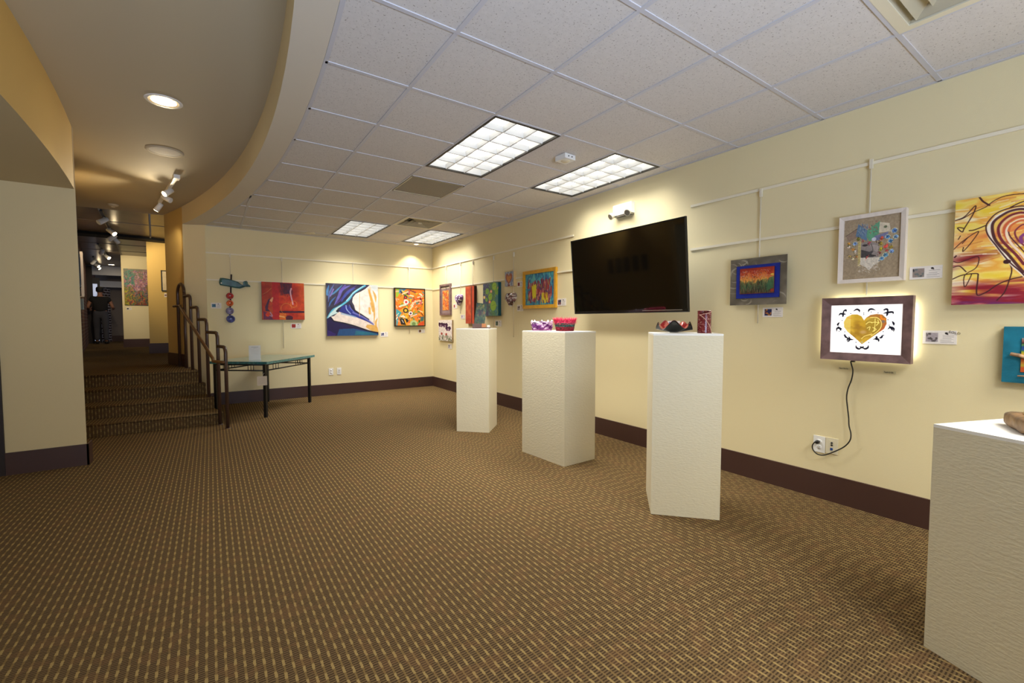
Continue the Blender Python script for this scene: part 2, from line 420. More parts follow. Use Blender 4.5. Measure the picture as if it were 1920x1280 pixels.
# left column wall facing the room, with the passage wall running back from it
LW = [(-0.958, 5.47), (-0.985, 5.62), (-1.105, 6.3), (-1.345, 7.6), (-1.63, 9.17), (-2.06, 11.6)]
pts = [(-1.462, 5.47)] + LW + [(-2.5, 11.6), (-2.5, 9.0), (-1.8, 6.6), (-1.7, 5.8)]
bm = B(); bm_prism(bm, pts, 0, ZT + 0.05, 0, [0] + [0] + [1] * 4 + [0] * 5); struct('wall_left', bm, ['warmshade', 'yellow'])
# soffit over the left recess with its curved ochre fascia
ys = [-3.0 + 0.35 * k for k in range(25)]; ys = [y for y in ys if y < 5.4] + [5.47]
pts = [(fascia(y), y) for y in ys] + [(-3.2, 5.47), (-3.2, -3.0)]
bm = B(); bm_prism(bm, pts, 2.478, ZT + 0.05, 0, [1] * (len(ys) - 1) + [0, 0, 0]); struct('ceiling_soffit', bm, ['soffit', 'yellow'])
bm = B(); bm_box(bm, -3.2, -1.54, 5.5, 5.6, 0, 2.48); struct('wall_recess', bm, 'cream')
bm = B(); bm_box(bm, -1.545, -1.463, 5.455, 5.56, 0, 2.478); struct('trim_1', bm, 'darkwood')
bm = B(); bm_box(bm, -3.3, -3.2, -3.0, 5.6, 0, 2.6); struct('wall_far_left', bm, 'cream')
# plaster ceiling of the passage, ends on a straight edge over the hall
bm = B(); bm_box(bm, -3.2, 0.5, -3.0, 9.16, ZT, ZT + 0.1); struct('ceiling_plaster', bm, 'plaster')
# curved bulkhead between plaster and tiles
ys = [-3.0 + 0.28 * k for k in range(41)]; ys = [y for y in ys if y < 8.18]
a = [(inner(y), y) for y in ys] + [(inner(8.32), 8.32)]; b = [(outer(y), y) for y in ys] + [(-0.03, 8.2)]
bm = B(); bm_prism(bm, a + b[::-1], ZC, ZT + 0.1, 0, [1] * (len(a) - 1) + [0] * (len(b) + 1)); struct('ceiling_bulkhead', bm, ['band', mat('pale_cream_paint', (216, 203, 168), .7)])
# rear wall behind the camera with wide window openings, unseen and assumed
bm = B()
bm_box(bm, -3.2, XR, -3.1, -3.0, 0, 0.5); bm_box(bm, -3.2, XR, -3.1, -3.0, 2.6, 3.2)
for x in (-3.2, -1.5, 0.2, 1.9, XR - 0.1): bm_box(bm, x, x + 0.1, -3.1, -3.0, 0.5, 2.6)
struct('wall_rear', bm, 'cream')
# baseboards
BH = 0.192
bm = B(); bm_box(bm, XR - 0.014, XR, -3.0, YB, 0, BH); struct('baseboard_right', bm, 'base', bevel=0.004)
bm = B(); bm_box(bm, -0.03, XR - 0.015, YB - 0.014, YB, 0, BH); struct('baseboard_back', bm, 'base', bevel=0.004)
bm = B(); bm_box(bm, -1.462, -0.945, 5.456, 5.47, 0, BH); bm_box(bm, -0.958, -0.945, 5.456, 5.62, 0, BH); struct('baseboard_left', bm, 'base')
bm = B()
yy = [8.30, 8.5, 8.7, 8.9, 9.12]
bm_prism(bm, [(inner(y) - 0.014, y) for y in yy] + [(inner(y), y) for y in yy[::-1]], ZU, ZU + 0.19)
struct('baseboard_stub', bm, 'base')

# stairs: four carpeted risers, right end follows the railing
st = thing('staircase', 'four carpeted steps rising to the hall, between the column and the railing', 'stairs', (0, 0, 0))
RISE = ZU / 4
def rail_x(y): return 1.788 - 0.258 * y
for k in range(4):
    y0 = 6.70 + 0.34 * k; y1 = 9.3 if k == 3 else 6.70 + 0.34 * (k + 1) + 0.03
    xr0, xr1 = rail_x(y0) + 0.045, rail_x(min(y1, 8.3)) + 0.045
    def lx(y): return np.interp(y, [q[1] for q in LW], [q[0] for q in LW])
    bm = B()
    if k < 3: p = [(lx(y0), y0), (xr0, y0), (xr1, y1), (lx(y1), y1)]
    else: p = [(lx(y0), y0), (xr0, y0), (-0.262, 8.28), (inner(8.5) , 8.5), (inner(9.12), 9.12), (-0.58, 9.3), (lx(9.3), 9.3)]
    z0 = RISE * k if k < 3 else RISE * k
    if k == 0: z0 = 0.0
    bm_prism(bm, p, 0.0 if k == 0 else RISE * k - 0.02, RISE * (k + 1))
    # rounded nosing
    bm_tube(bm, [(lx(y0), y0 + 0.004, RISE * (k + 1) - 0.014), (xr0, y0 + 0.004, RISE * (k + 1) - 0.014)], 0.0145, 10)
    obj('step', bm, 'carpet', st)
bm = B(); bm_prism(bm, [(rail_x(6.72) + 0.03, 6.72), (rail_x(8.25) + 0.03, 8.25), (-1.3, 8.25), (-1.1, 6.72)], 0.0, RISE)
bm.free()

# ================================================================== RAILS AND HANGING RODS
def rail_obj(label, p0, p1):
    a, b = Vector(p0), Vector(p1); d = (b - a); L = d.length
    t = thing('picture_rail', label, 'picture rail', p0, math.atan2(d.y, d.x), 'white picture rails')
    bm = B()
    bm_prism(bm, [(0, -0.013), (L, -0.013), (L, 0.0), (0, 0.0)], -0.009, 0.012)
    obj('track', bm, 'rail', t, bevel=0.004)
    for x in (0.0, L):
        bm = B(); bm_box(bm, x - 0.003, x + 0.003, -0.014, 0, -0.01, 0.013); obj('end_cap', bm, 'rail', t)
    return t
rail_obj('upper white picture rail on the right wall, from the corner to the television', (XR, YB - 0.02, 2.352), (XR, 4.075, 2.352))
rail_obj('upper white picture rail on the right wall, above the metal panel and the collage', (XR, 2.471, 2.365), (XR, -0.6, 2.365))
rail_obj('lower white picture rail on the right wall, ending behind the television', (XR, YB - 0.02, 1.93), (XR, 3.7, 1.965))
rail_obj('lower white picture rail on the right wall, passing behind the collage', (XR, 2.465, 1.968), (XR, -0.6, 1.985))
rail_obj('upper white picture rail on the back wall', (-0.03, YB, 2.352), (XR - 0.02, YB, 2.352))
rail_obj('lower white picture rail on the back wall, behind the whale and the paintings', (-0.03, YB, 1.942), (XR - 0.02, YB, 1.93))
def rod(label, wall, x, ytop, ybot, d=0.018):
    if wall == 'R':
        a = on_x(x, ytop, XR - d); b = on_x(x, ybot, XR - d); loc = (XR - d, a[1], b[2]); rz = -PI / 2
    else:
        a = on_y(x, ytop, YB - d); b = on_y(x, ybot, YB - d); loc = (a[0], YB - d, b[2]); rz = 0
    h = a[2] - b[2]
    t = thing('hanging_rod', label, 'rod', loc, rz, 'white hanging rods')
    bm = B(); bm_tube(bm, [(0, 0, 0), (0, 0, h)], 0.0045, 8); obj('rod_bar', bm, 'rod', t)
    bm = B(); bm_box(bm, -0.009, 0.009, -0.008, 0.012, h - 0.05, h + 0.012); obj('hook', bm, 'rod', t, bevel=0.003)
rod('white rod holding the purple framed picture beside the corner', 'R', 836, 500, 545)
rod('white rod behind the purple and white mosaic heart', 'R', 863, 493, 588)
rod('white rod holding the tall red canvas', 'R', 886.5, 490, 545)
rod('white rod holding the water lily canvas', 'R', 925, 481, 613)
rod('white rod behind the little heart canvas and the pink shell heart', 'R', 963, 474, 632)
rod('white rod holding the brushed metal panel', 'R', 1427, 357, 606)
rod('white rod holding the collage and the lit heart', 'R', 1634, 302, 575)
rod('white rod the blue whale hangs from', 'B', 431, 476, 514)
rod('white rod behind the red canvas, its end hanging free over the table', 'B', 528, 484, 653)
rod('white rod holding the blue wave painting', 'B', 661.5, 494, 545)
rod('white rod holding the black framed abstract', 'B', 766.5, 501, 625)
# ================================================================== TILE CEILING
XL = [-0.21, 0.43, 1.065, 1.70, 2.312, 2.925, 3.54, XR]
YL = [-3.0, -2.33, -1.72, -1.11, -0.50, 0.11, 0.80, 1.42, 2.05, 2.69, 3.33, 3.96, 4.61, 5.25, 5.93, 6.58, 7.26, 7.91, YB]
OPEN = [(1.70, 2.312, 2.70, 3.93), (2.925, 3.54, 2.70, 3.93), (1.70, 2.312, 6.63, 7.87), (2.925, 3.54, 6.60, 7.87),
        (1.70, 2.312, 4.27, 4.87), (2.312, 2.925, 5.97, 6.58), (2.312, 2.925, 0.11, 0.80)]
STAIN = (1.70, 2.312, 4.87, 5.25)
G = 0.011
bmt = B(); bmg = B()
def clip_cell(x0, x1, y0, y1):
    n = 6
    for k in range(n):
        a, b = y0 + (y1 - y0) * k / n, y0 + (y1 - y0) * (k + 1) / n
        xa, xb = max(x0, outer(a) + 0.02), max(x0, outer(b) + 0.02)
        if xa >= x1 - 1e-4 and xb >= x1 - 1e-4: continue
        xa, xb = min(xa, x1 - 0.002), min(xb, x1 - 0.002)
        bm_prism(bmt, [(xa, a), (x1, a), (x1, b), (xb, b)], ZC + 0.005, ZC + 0.022)
cross = []
for i in range(len(XL) - 1):
    x0, x1 = XL[i], XL[i + 1]
    lines = list(YL); ops = [o for o in OPEN if abs(o[0] - x0) < 0.02] + ([STAIN] if abs(STAIN[0] - x0) < 0.02 else [])
    for o in ops: lines = [y for y in lines if not (o[2] + 0.02 < y < o[3] - 0.02)]
    for o in ops:
        for e in (o[2], o[3]):
            lines = [y for y in lines if abs(y - e) > 0.12] + [e]
    lines = sorted(set(lines))
    for y in lines:
        if -3 < y < YB: cross.append((x0, x1, y))
    for a, b in zip(lines, lines[1:]):
        if any(abs(o[2] - a) < 0.02 or (o[2] - 0.02 < a < o[3] - 0.02) for o in ops if o != STAIN): continue
        g0 = G if i else 0
        if x0 < outer(3.6) + 0.02 and x0 < max(outer(a), outer(b)) + 0.02: clip_cell(x0, x1 - G * (x1 < XR), a + G, b - G)
        else: bm_prism(bmt, [(x0 + G, a + G), (x1 - G, a + G), (x1 - G, b - G), (x0 + G, b - G)], ZC + 0.005, ZC + 0.022)
struct('ceiling', bmt, 'tile')
# T-bars and wall angle
for x in XL[1:-1]:
    ys = [y / 20 for y in range(-60, int(YB * 20))]
    ok = [y for y in ys if x > outer(y) + 0.01]
    if ok:
        # contiguous spans (a bar may be cut by the bulkhead)
        spans = []; s0 = ok[0]; p = ok[0]
        for y in ok[1:] + [999]:
            if y - p > 0.06: spans.append((s0, p + 0.05)); s0 = y
            p = y
        for a, b in spans: bm_box(bmg, x - 0.012, x + 0.012, a, min(b, YB), ZC, ZC + 0.025)
for x0, x1, y in cross:
    xa = max(x0 + 0.012, outer(y) + 0.01)
    if xa < x1 - 0.02: bm_box(bmg, xa, x1 - 0.012, y - 0.012, y + 0.012, ZC, ZC + 0.024)
bm_box(bmg, XR - 0.022, XR, -3, YB, ZC, ZC + 0.02); bm_box(bmg, 0.0, XR, YB - 0.022, YB, ZC, ZC + 0.02)
struct('trim_2', bmg, 'grid')
bm = B(); ys = [-3.0 + 0.28 * k for k in range(41)]; ys = [y for y in ys if y < 8.18] + [8.19]
bm_prism(bm, [(outer(y) + 0.001, y) for y in ys] + [(outer(y) + 0.024, y) for y in ys[::-1]], ZC, ZC + 0.02); struct('trim_3', bm, 'grid')
# closing deck above the tiles so no light leaks from outside
bm = B(); bm_box(bm, -3.3, XR + 0.14, -3.1, YB + 0.14, ZC + 0.42, ZC + 0.5); struct('ceiling_deck', bm, 'cavity')

def troffer(label, x0, x1, y0, y1, power):
    cx, cy = (x0 + x1) / 2, (y0 + y1) / 2; w, l = x1 - x0 - 0.024, y1 - y0 - 0.024
    t = thing('ceiling_light', label, 'ceiling light', (cx, cy, ZC), 0, 'fluorescent ceiling panels')
    bm = B()
    for s in (-1, 1):
        bm_box(bm, s * w / 2 - 0.009, s * w / 2 + 0.009, -l / 2 - 0.009, l / 2 + 0.009, -0.003, 0.012)
        bm_box(bm, -w / 2, w / 2, s * l / 2 - 0.009, s * l / 2 + 0.009, -0.003, 0.012)
    obj('trim_frame', bm, 'lampframe', t)
    bm = B()
    for s in (-1, 1):
        bm_box(bm, s * w / 2 - 0.004, s * w / 2 + 0.004, -l / 2, l / 2, 0.012, 0.11); bm_box(bm, -w / 2, w / 2, s * l / 2 - 0.004, s * l / 2 + 0.004, 0.012, 0.11)
    obj('housing', bm, 'louver', t)
    bm = B(); bm_box(bm, -w / 2, w / 2, -l / 2, l / 2, 0.105, 0.115); obj('lit_back', bm, mat('lit_back_panel', (250, 250, 250), .6, emit=(255, 251, 240), estr=1.15), t)
    bm = B()
    for k in (1, 2): x = -w / 2 + w * k / 3; bm_box(bm, x - 0.005, x + 0.005, -l / 2, l / 2, 0.004, 0.05)
    for k in range(1, 6): y = -l / 2 + l * k / 6; bm_box(bm, -w / 2, w / 2, y - 0.005, y + 0.005, 0.003, 0.05)
    obj('louver_grid', bm, 'louver', t)
    bm = B()
    for k in range(3):
        x = -w / 3 + w * k / 3; bm_tube(bm, [(x, -l / 2 + 0.01, 0.085), (x, l / 2 - 0.01, 0.085)], 0.016, 10)
    obj('tube', bm, 'diffuser', t)
    L = bpy.data.lights.new('troffer_lamp', 'AREA'); L.shape = 'RECTANGLE'; L.size = w - 0.02; L.size_y = l - 0.02; L.energy = power; L.color = (1.0, 0.965, 0.90)
    L.spread = math.radians(124)
    o = bpy.data.objects.new('troffer_lamp', L); C.objects.link(o); o.location = (cx, cy, ZC - 0.006)
    return t
TP = 40
troffer('lit fluorescent panel, largest in view, left of the ceiling sensor', *OPEN[0], TP)
troffer('lit fluorescent panel along the right wall above the television', *OPEN[1], TP * .68)
troffer('lit fluorescent panel above the back wall, farther from the corner', *OPEN[2], TP * .72)
troffer('lit fluorescent panel nearest the back corner', *OPEN[3], TP * .62)
# perforated return grille
x0, x1, y0, y1 = OPEN[4]
t = thing('return_grille', 'grey perforated return air panel between two lit panels', 'vent', ((x0 + x1) / 2, (y0 + y1) / 2, ZC))
m_, nt_, b_ = new_mat('perforated_sheet'); g_ = NG(nt_); tc_ = nt_.nodes.new('ShaderNodeTexCoord'); sp_ = nt_.nodes.new('ShaderNodeSeparateXYZ')
nt_.links.new(tc_.outputs['Object'], sp_.inputs[0])
fx_ = g_.m('SUBTRACT', g_.m('FRACT', g_.m('DIVIDE', sp_.outputs[0], 0.0125)), 0.5); fy_ = g_.m('SUBTRACT', g_.m('FRACT', g_.m('DIVIDE', sp_.outputs[1], 0.0125)), 0.5)
dd_ = g_.m('SQRT', g_.m('ADD', g_.m('MULTIPLY', fx_, fx_), g_.m('MULTIPLY', fy_, fy_)))
nt_.links.new(g_.mix(g_.m('LESS_THAN', dd_, 0.3), lin((132, 128, 122)), lin((34, 33, 32))), b_.inputs['Base Color'])
bm = B(); bm_box(bm, -0.285, 0.285, -0.28, 0.28, 0.004, 0.012); obj('perforated_panel', bm, m_, t)
bm = B()
for s in (-1, 1): bm_box(bm, s * 0.292 - 0.01, s * 0.292 + 0.01, -0.3, 0.3, 0.0, 0.012); bm_box(bm, -0.3, 0.3, s * 0.29 - 0.01, s * 0.29 + 0.01, 0.0, 0.012)
obj('rim', bm, 'vent', t)
bm = B(); bm_prism(bm, [(1.73 + 0.27 * (k / 12), 5.12 + 0.1 * math.sin(k / 12 * PI * 0.9 + 0.2) - 0.06 * k / 12) for k in range(13)] + [(1.73 + 0.27 * (k / 12), 5.08 + 0.1 * math.sin(k / 12 * PI * 0.9 + 0.2) - 0.07 * k / 12) for k in range(12, -1, -1)], ZC + 0.0065, ZC + 0.0075)
o = obj('water_stain', bm, 'stain'); tag(o, 'brown curved water stain on the tile beside the perforated panel', 'stain')
def diffuser(label, x0, x1, y0, y1):
    t = thing('air_diffuser', label, 'vent', ((x0 + x1) / 2, (y0 + y1) / 2, ZC)); h = (x1 - x0) / 2 - 0.012
    def ring(name, a, za, b, zb, m):
        bm = B(); A = [bm.verts.new((sx * a, sy * a * (y1 - y0) / (x1 - x0), za)) for sx, sy in ((-1, -1), (1, -1), (1, 1), (-1, 1))]
        Bv = [bm.verts.new((sx * b, sy * b * (y1 - y0) / (x1 - x0), zb)) for sx, sy in ((-1, -1), (1, -1), (1, 1), (-1, 1))]
        for k in range(4): bm.faces.new((A[k], A[(k + 1) % 4], Bv[(k + 1) % 4], Bv[k]))
        r = bmesh.ops.solidify(bm, geom=bm.faces[:], thickness=0.004); obj(name, bm, m, t)
    bm = B(); bm_box(bm, -h, h, -h, h, 0.09, 0.1); obj('plenum', bm, mat('plenum_shade', (70, 64, 56), .9), t)
    hy = (y1 - y0) / 2 - .006; hx = (x1 - x0) / 2 - .006; ry_ = (y1 - y0) / (x1 - x0); bm = B()
    for s in (-1, 1): bm_box(bm, min(s * hx, s * h * .88), max(s * hx, s * h * .88), -hy, hy, -.001, .006); bm_box(bm, -h * .88, h * .88, min(s * hy, s * h * .88 * ry_), max(s * hy, s * h * .88 * ry_), -.001, .006)
    obj('flange', bm, 'vent', t); ring('cone', h * 0.89, 0.003, h * 0.74, 0.06, 'vent')
    ring('vane', h * 0.78, -0.004, h * 0.54, 0.05, 'vent'); ring('vane', h * 0.56, -0.004, h * 0.32, 0.05, 'vent'); ring('vane', h * 0.34, -0.002, h * 0.12, 0.045, 'vent')
    bm = B(); bm_box(bm, -h * 0.09, h * 0.09, -h * 0.09, h * 0.09, 0.0, 0.008); obj('centre_plate', bm, 'vent', t)
diffuser('square louvred air diffuser between the two far lit panels', *OPEN[5])
diffuser('large square air diffuser nearest the camera', *OPEN[6])
# sensor box on the tiles
c = on_z(1060, 297, ZC - 0.02)
t = thing('ceiling_sensor', 'small white square sensor box between the two nearer lit panels', 'sensor', (c[0], c[1], ZC), 0.05)
bm = B(); bm_box(bm, -0.062, 0.062, -0.062, 0.062, -0.042, 0.0); obj('sensor_body', bm, 'white', t, bevel=0.006)
bm = B(); bm_lathe(bm, [(0, -0.05), (0.03, -0.049), (0.042, -0.042)], 20); obj('sensor_lens', bm, 'offwhite', t)
bm = B()
for k in (-1, 1): pass
bm.free()
for k in (-1, 1):
    bm = B(); bm_tube(bm, [(0.02 * k, -0.061, -0.02), (0.02 * k, -0.0645, -0.02)], 0.006, 8); obj('sensor_hole', bm, 'black', t)
# small accent downlight near the corner
c = on_z(782, 464, ZC); DLY = 7.98; DLX = 3.26
t = thing('accent_downlight', 'tiny lit downlight in the tile nearest the back wall', 'downlight', (DLX, DLY, ZC))
bm = B(); bm_lathe(bm, [(0.03, 0.02), (0.05, -0.004), (0.062, -0.004), (0.062, 0.008)], 20); obj('downlight_ring', bm, 'white', t)
bm = B(); bm_lathe(bm, [(0, -0.006), (0.03, -0.005), (0.032, 0.01)], 16); obj('downlight_bulb', bm, 'bulb2', t)
L = bpy.data.lights.new('accent_lamp', 'SPOT'); L.energy = 26; L.color = (1, 0.82, 0.56); L.spot_size = math.radians(95); L.spot_blend = 0.6; L.shadow_soft_size = 0.03
o = bpy.data.objects.new('accent_lamp', L); C.objects.link(o); o.location = (DLX, DLY, ZC - 0.03); o.rotation_euler = (math.radians(14), 0, 0)
c = on_z(575, 440, ZC)
t = thing('sprinkler_cover', 'flat round sprinkler cover on the tiles by the back wall', 'sprinkler', (1.40, 7.95, ZC))
bm = B(); bm_lathe(bm, [(0, -0.012), (0.05, -0.011), (0.075, -0.006), (0.08, 0.003)], 24); obj('cover_plate', bm, 'vent', t)
# ------------------------------------------------ fixtures on the plaster ceiling
def track_head(parent, p, aim, name='track_head', s=1.0, lit=True):
    p = Vector(p); aim = Vector(aim).normalized()
    bm = B(); bm_tube(bm, [p, p + Vector((0, 0, -0.03 * s))], 0.010 * s, 8); q = p + Vector((0, 0, -0.045 * s))
    o = obj(name, bm, 'white', parent)
    bm = B(); bm_tube(bm, [q - aim * 0.05 * s, q - aim * 0.045 * s, q + aim * 0.085 * s, q + aim * 0.088 * s], [0.02 * s, 0.033 * s, 0.04 * s, 0.038 * s], 14); obj('lamp_shade', bm, 'white', o)
    bm = B(); bm_tube(bm, [q + aim * 0.0875 * s, q + aim * 0.091 * s], 0.034 * s, 14); obj('bulb', bm, 'bulb' if lit else 'white', o)
    return q + aim * 0.11 * s
def spot(loc, aim, e, size=60, col=(1, 0.80, 0.50), blend=0.5, name='spot_lamp', r=0.03):
    L = bpy.data.lights.new(name, 'SPOT'); L.energy = e; L.color = col; L.spot_size = math.radians(size); L.spot_blend = blend; L.shadow_soft_size = r
    o = bpy.data.objects.new(name, L); C.objects.link(o); o.location = loc
    o.rotation_euler = Vector(aim).to_track_quat('-Z', 'Y').to_euler(); return o
c = on_z(307, 190, ZT)
t = thing('recessed_can_light', 'lit round recessed can light in the plaster ceiling', 'ceiling light', (c[0], c[1], ZT))
bm = B(); bm_lathe(bm, [(0.085, 0.0), (0.118, -0.004), (0.122, 0.0), (0.122, 0.006)], 32); obj('can_ring', bm, 'white', t)
bm = B(); bm_lathe(bm, [(0.098, -0.003), (0.085, -0.0015), (0.08, -0.001)], 32); obj('reflector', bm, mat('warm_reflector', (232, 204, 150), 0.25, emit=(255, 220, 160), estr=0.35), t)
bm = B(); bm_lathe(bm, [(0, -0.006), (0.05, -0.005), (0.082, -0.001)], 28); obj('lamp_face', bm, 'bulb2', t)
spot((c[0], c[1], ZT - 0.03), (0, 0, -1), 16, 120, (1, 0.86, 0.66), 0.8, 'can_lamp', 0.07)
c = on_z(309, 284, ZT)
t = thing('ceiling_speaker', 'unlit flat round speaker grille in the plaster ceiling behind the can light', 'speaker', (c[0], c[1], ZT))
bm = B(); bm_lathe(bm, [(0.125, -0.004), (0.15, -0.006), (0.158, 0.0)], 36); obj('speaker_ring', bm, mat('speaker_rim', (200, 192, 172), .7), t)
bm = B(); bm_lathe(bm, [(0, -0.005), (0.1, -0.005), (0.127, -0.003)], 36); obj('speaker_mesh', bm, mat('speaker_mesh', (222, 218, 210), 0.7), t)
a = on_z(330, 333, ZT - 0.02); b = on_z(299, 380, ZT - 0.02)
t = thing('track_light', 'white track light with lit heads on the plaster ceiling over the stairs', 'track light', (a[0], a[1], ZT), math.atan2(b[1] - a[1], b[0] - a[0]))
Lt = math.hypot(b[0] - a[0], b[1] - a[1])
bm = B(); bm_box(bm, 0, Lt, -0.018, 0.018, -0.03, 0); obj('track_bar', bm, 'white', t, bevel=0.004)
bm = B(); bm_box(bm, -0.07, 0.03, -0.03, 0.03, -0.045, 0); obj('power_feed', bm, 'white', t, bevel=0.008)
ca, sa = math.cos(t.rotation_euler.z), math.sin(t.rotation_euler.z)
def loc2w(p): return (a[0] + ca * p[0] - sa * p[1], a[1] + sa * p[0] + ca * p[1], ZT + p[2])
for k, (f, aim, lit) in enumerate(((0.36, (-0.35, 0.75, -0.62), True), (0.62, (-0.6, -0.7, -0.45), False), (1.0, (0.45, 0.5, -0.8), True))):
    q = track_head(t, (Lt * f, 0, -0.026), aim, 'track_head', 0.9, lit)
spot(loc2w((Lt * 0.3, 0.1, -0.16)), (-1.0, 0.35, -0.25), 50, 80, (1, 0.82, 0.54), 1.0, 'track_lamp')
spot(loc2w((Lt * 0.97, 0.0, -0.2)), (0.05, 0.9, -0.7), 12, 70, (1, 0.80, 0.50), 0.7, 'track_lamp')
spot(loc2w((Lt * 0.5, 0.0, -0.2)), (-0.5, -2.6, -0.12), 66, 66, (1, 0.82, 0.54), 1.0, 'track_lamp')
c = on_z(212, 387, ZT)
t = thing('smoke_detector', 'small round smoke detector at the far edge of the plaster ceiling', 'smoke detector', (c[0] + 0.02, c[1] - 0.15, ZT))
bm = B(); bm_lathe(bm, [(0, -0.035), (0.04, -0.034), (0.062, -0.018), (0.065, 0)], 20); obj('detector_cover', bm, 'plaster', t)
bm = B(); bm_lathe(bm, [(0, -0.042), (0.02, -0.041), (0.024, -0.034)], 14); obj('detector_vent', bm, 'vent', t)
# ================================================================== ART ON THE WALLS
def conv(x0, y0, sc, q):
    l, r, tl, tr, bl, br = q
    def f(*p):
        out = []
        for cx, cy in zip(p[::2], p[1::2]):
            x = x0 + cx / sc; y = y0 + cy / sc
            u = (x - l) / (r - l); yt = tl + (tr - tl) * u; yb = bl + (br - bl) * u
            out.append((u, (y - yt) / (yb - yt)))
        return out
    return f
def hang(name, label, cat, wall, q, d, group=None):
    loc, rz, w, h = place(wall, q, d); return thing(name, label, cat, loc, rz, group), w, h

# ---- back wall: red abstract
q = (491, 570.5, 527.5, 531.5, 599.5, 599)
t, w, h = hang('painting', 'square red and orange abstract canvas with a dark purple patch and bar', 'painting', 'B', q, 0.04)
A = Art(170, 150, (178, 42, 26), 3); f = conv(480, 510, 11.636, q)
n = A.noise(4, 4); A.ramp(n, [(0.25, (150, 30, 22)), (0.5, (188, 48, 26)), (0.75, (206, 84, 34))])
A.rect(0.24, 0, 0.39, 1, (176, 32, 34), 0.8); A.mix(A.noise(3, 5) * (A.X < 0.24) * 0.8, (150, 72, 34))
A.mix(np.clip((A.X - 0.72) * 3, 0, 1) * A.noise(3, 3), (206, 110, 30))
A.poly(f(520, 240, 790, 250, 770, 380, 720, 470, 600, 480, 560, 380), (58, 26, 52), 0.9)
A.daubs(30, [(64, 30, 70), (120, 30, 30), (84, 24, 40)], (0.05, 0.14), (0.01, 0.03), (1.2, 1.9), (0.44, 0.05, 0.7, 0.3), 0.5)
A.line(f(765, 360, 745, 430, 760, 540, 785, 640, 795, 700), 0.02, (214, 168, 180), 0.9)
A.line(f(150, 480, 240, 430, 330, 350), 0.012, (196, 120, 70), 0.6)
A.poly(f(260, 600, 310, 560, 260, 720, 250, 800, 300, 860, 200, 850, 190, 760), (58, 34, 66), 0.9); A.line(f(310, 620, 355, 560, 330, 640), 0.02, (232, 180, 130), 0.8)
A.poly(f(150, 850, 230, 880, 340, 1000, 360, 1035, 150, 1035), (86, 40, 86), 0.8); A.ell(*f(245, 930)[0], 0.05, 0.05, (206, 60, 30)); A.line(f(300, 880, 340, 960, 290, 950), 0.014, (180, 150, 190), 0.8)
A.rect(0.40, 0.60, 1, 0.74, (202, 70, 34), 0.5)
A.poly(f(490, 850, 1050, 850, 1050, 885, 500, 885), (44, 20, 46))
for cx, cy, r in ((650, 800, 0.13), (815, 700, 0.075)):
    u, v = f(cx, cy)[0]; A.line([(u + r * math.cos(k / 10 * PI * 2), v + r * math.sin(k / 10 * PI * 2) / A.asp) for k in range(2 if r > .1 else 0, 11)], 0.007, (216, 150, 60), 0.7)
A.poly(f(500, 890, 640, 900, 640, 1030, 500, 1030), (226, 120, 34), 0.8); A.line(f(500, 960, 600, 980), 0.02, (244, 190, 120), 0.8); A.ell(*f(710, 1000)[0], 0.09, 0.07, (70, 22, 44), 0.9)
A.vary(0.12, 20, 20)
canvas('canvas', A, w, h, 0.04, t, (120, 28, 20))
# ---- back wall: blue wave
q = (612, 709, 530.5, 534.5, 630.5, 627.5)
t, w, h = hang('painting', 'large blue and white canvas of a curling wave with golden streaks', 'painting', 'B', q, 0.045)
A = Art(230, 230, (28, 26, 34), 5); f = conv(590, 500, 8.53, q)
A.mix(A.noise(3, 8) * 0.6, (40, 34, 92))
for p, wd, c in (((230, 300, 200, 420, 215, 460), .03, (44, 120, 190)), ((310, 280, 240, 420, 220, 560), .02, (60, 90, 170)), ((440, 290, 330, 400, 250, 460), .02, (52, 130, 190)),
                 ((560, 300, 430, 370, 380, 480, 310, 610), .035, (92, 84, 190)), ((660, 300, 520, 400, 440, 500, 330, 600), .03, (70, 40, 130)), ((330, 480, 260, 560, 225, 640), .018, (50, 100, 180)),
                 ((640, 340, 560, 380, 470, 470, 420, 560), .03, (48, 70, 160)), ((300, 360, 250, 470), .015, (120, 90, 190)), ((480, 300, 400, 380), .02, (80, 60, 160))):
    A.line(f(*p), wd, c, 0.85, taper=True)
white = f(880, 290, 1020, 290, 1020, 1060, 940, 930, 860, 850, 760, 770, 640, 700, 620, 620, 590, 560, 600, 490, 650, 430, 740, 390, 810, 350)
A.poly(white, (226, 216, 206)); A.mix(A.noise(5, 5) * 0.25, (226, 222, 224))
m0 = A.a.copy()
A.poly(f(880, 290, 1020, 290, 1020, 600, 960, 420), (206, 224, 230), 0.6)
A.poly(f(380, 720, 300, 790, 255, 800, 300, 860, 420, 890, 560, 930, 760, 980, 850, 1010, 1000, 1040, 1020, 1000, 940, 930, 800, 860, 650, 800, 500, 760), (222, 208, 196))
A.poly(f(500, 600, 560, 660, 640, 720, 760, 780, 860, 850, 940, 920, 820, 870, 640, 800, 480, 740, 380, 720, 420, 640), (40, 48, 130), 0.95)
A.line(f(560, 600, 620, 690, 740, 770, 850, 840), 0.02, (30, 26, 40), 0.9); A.line(f(600, 730, 760, 800, 900, 890, 930, 920), 0.018, (120, 120, 190), 0.8)
A.line(f(490, 620, 500, 680, 560, 750), 0.012, (150, 170, 220), 0.9); A.line(f(545, 610, 560, 660, 610, 720), 0.01, (90, 100, 190), 0.9)
A.line(f(420, 750, 520, 770, 640, 800), 0.02, (120, 160, 200), 0.6)
A.line(f(800, 300, 700, 360, 600, 430, 540, 520, 440, 600, 360, 650, 280, 700, 205, 820), 0.022, (84, 178, 206), 0.95); A.line(f(770, 310, 640, 390, 560, 470, 500, 540), 0.012, (180, 220, 232), 0.8)
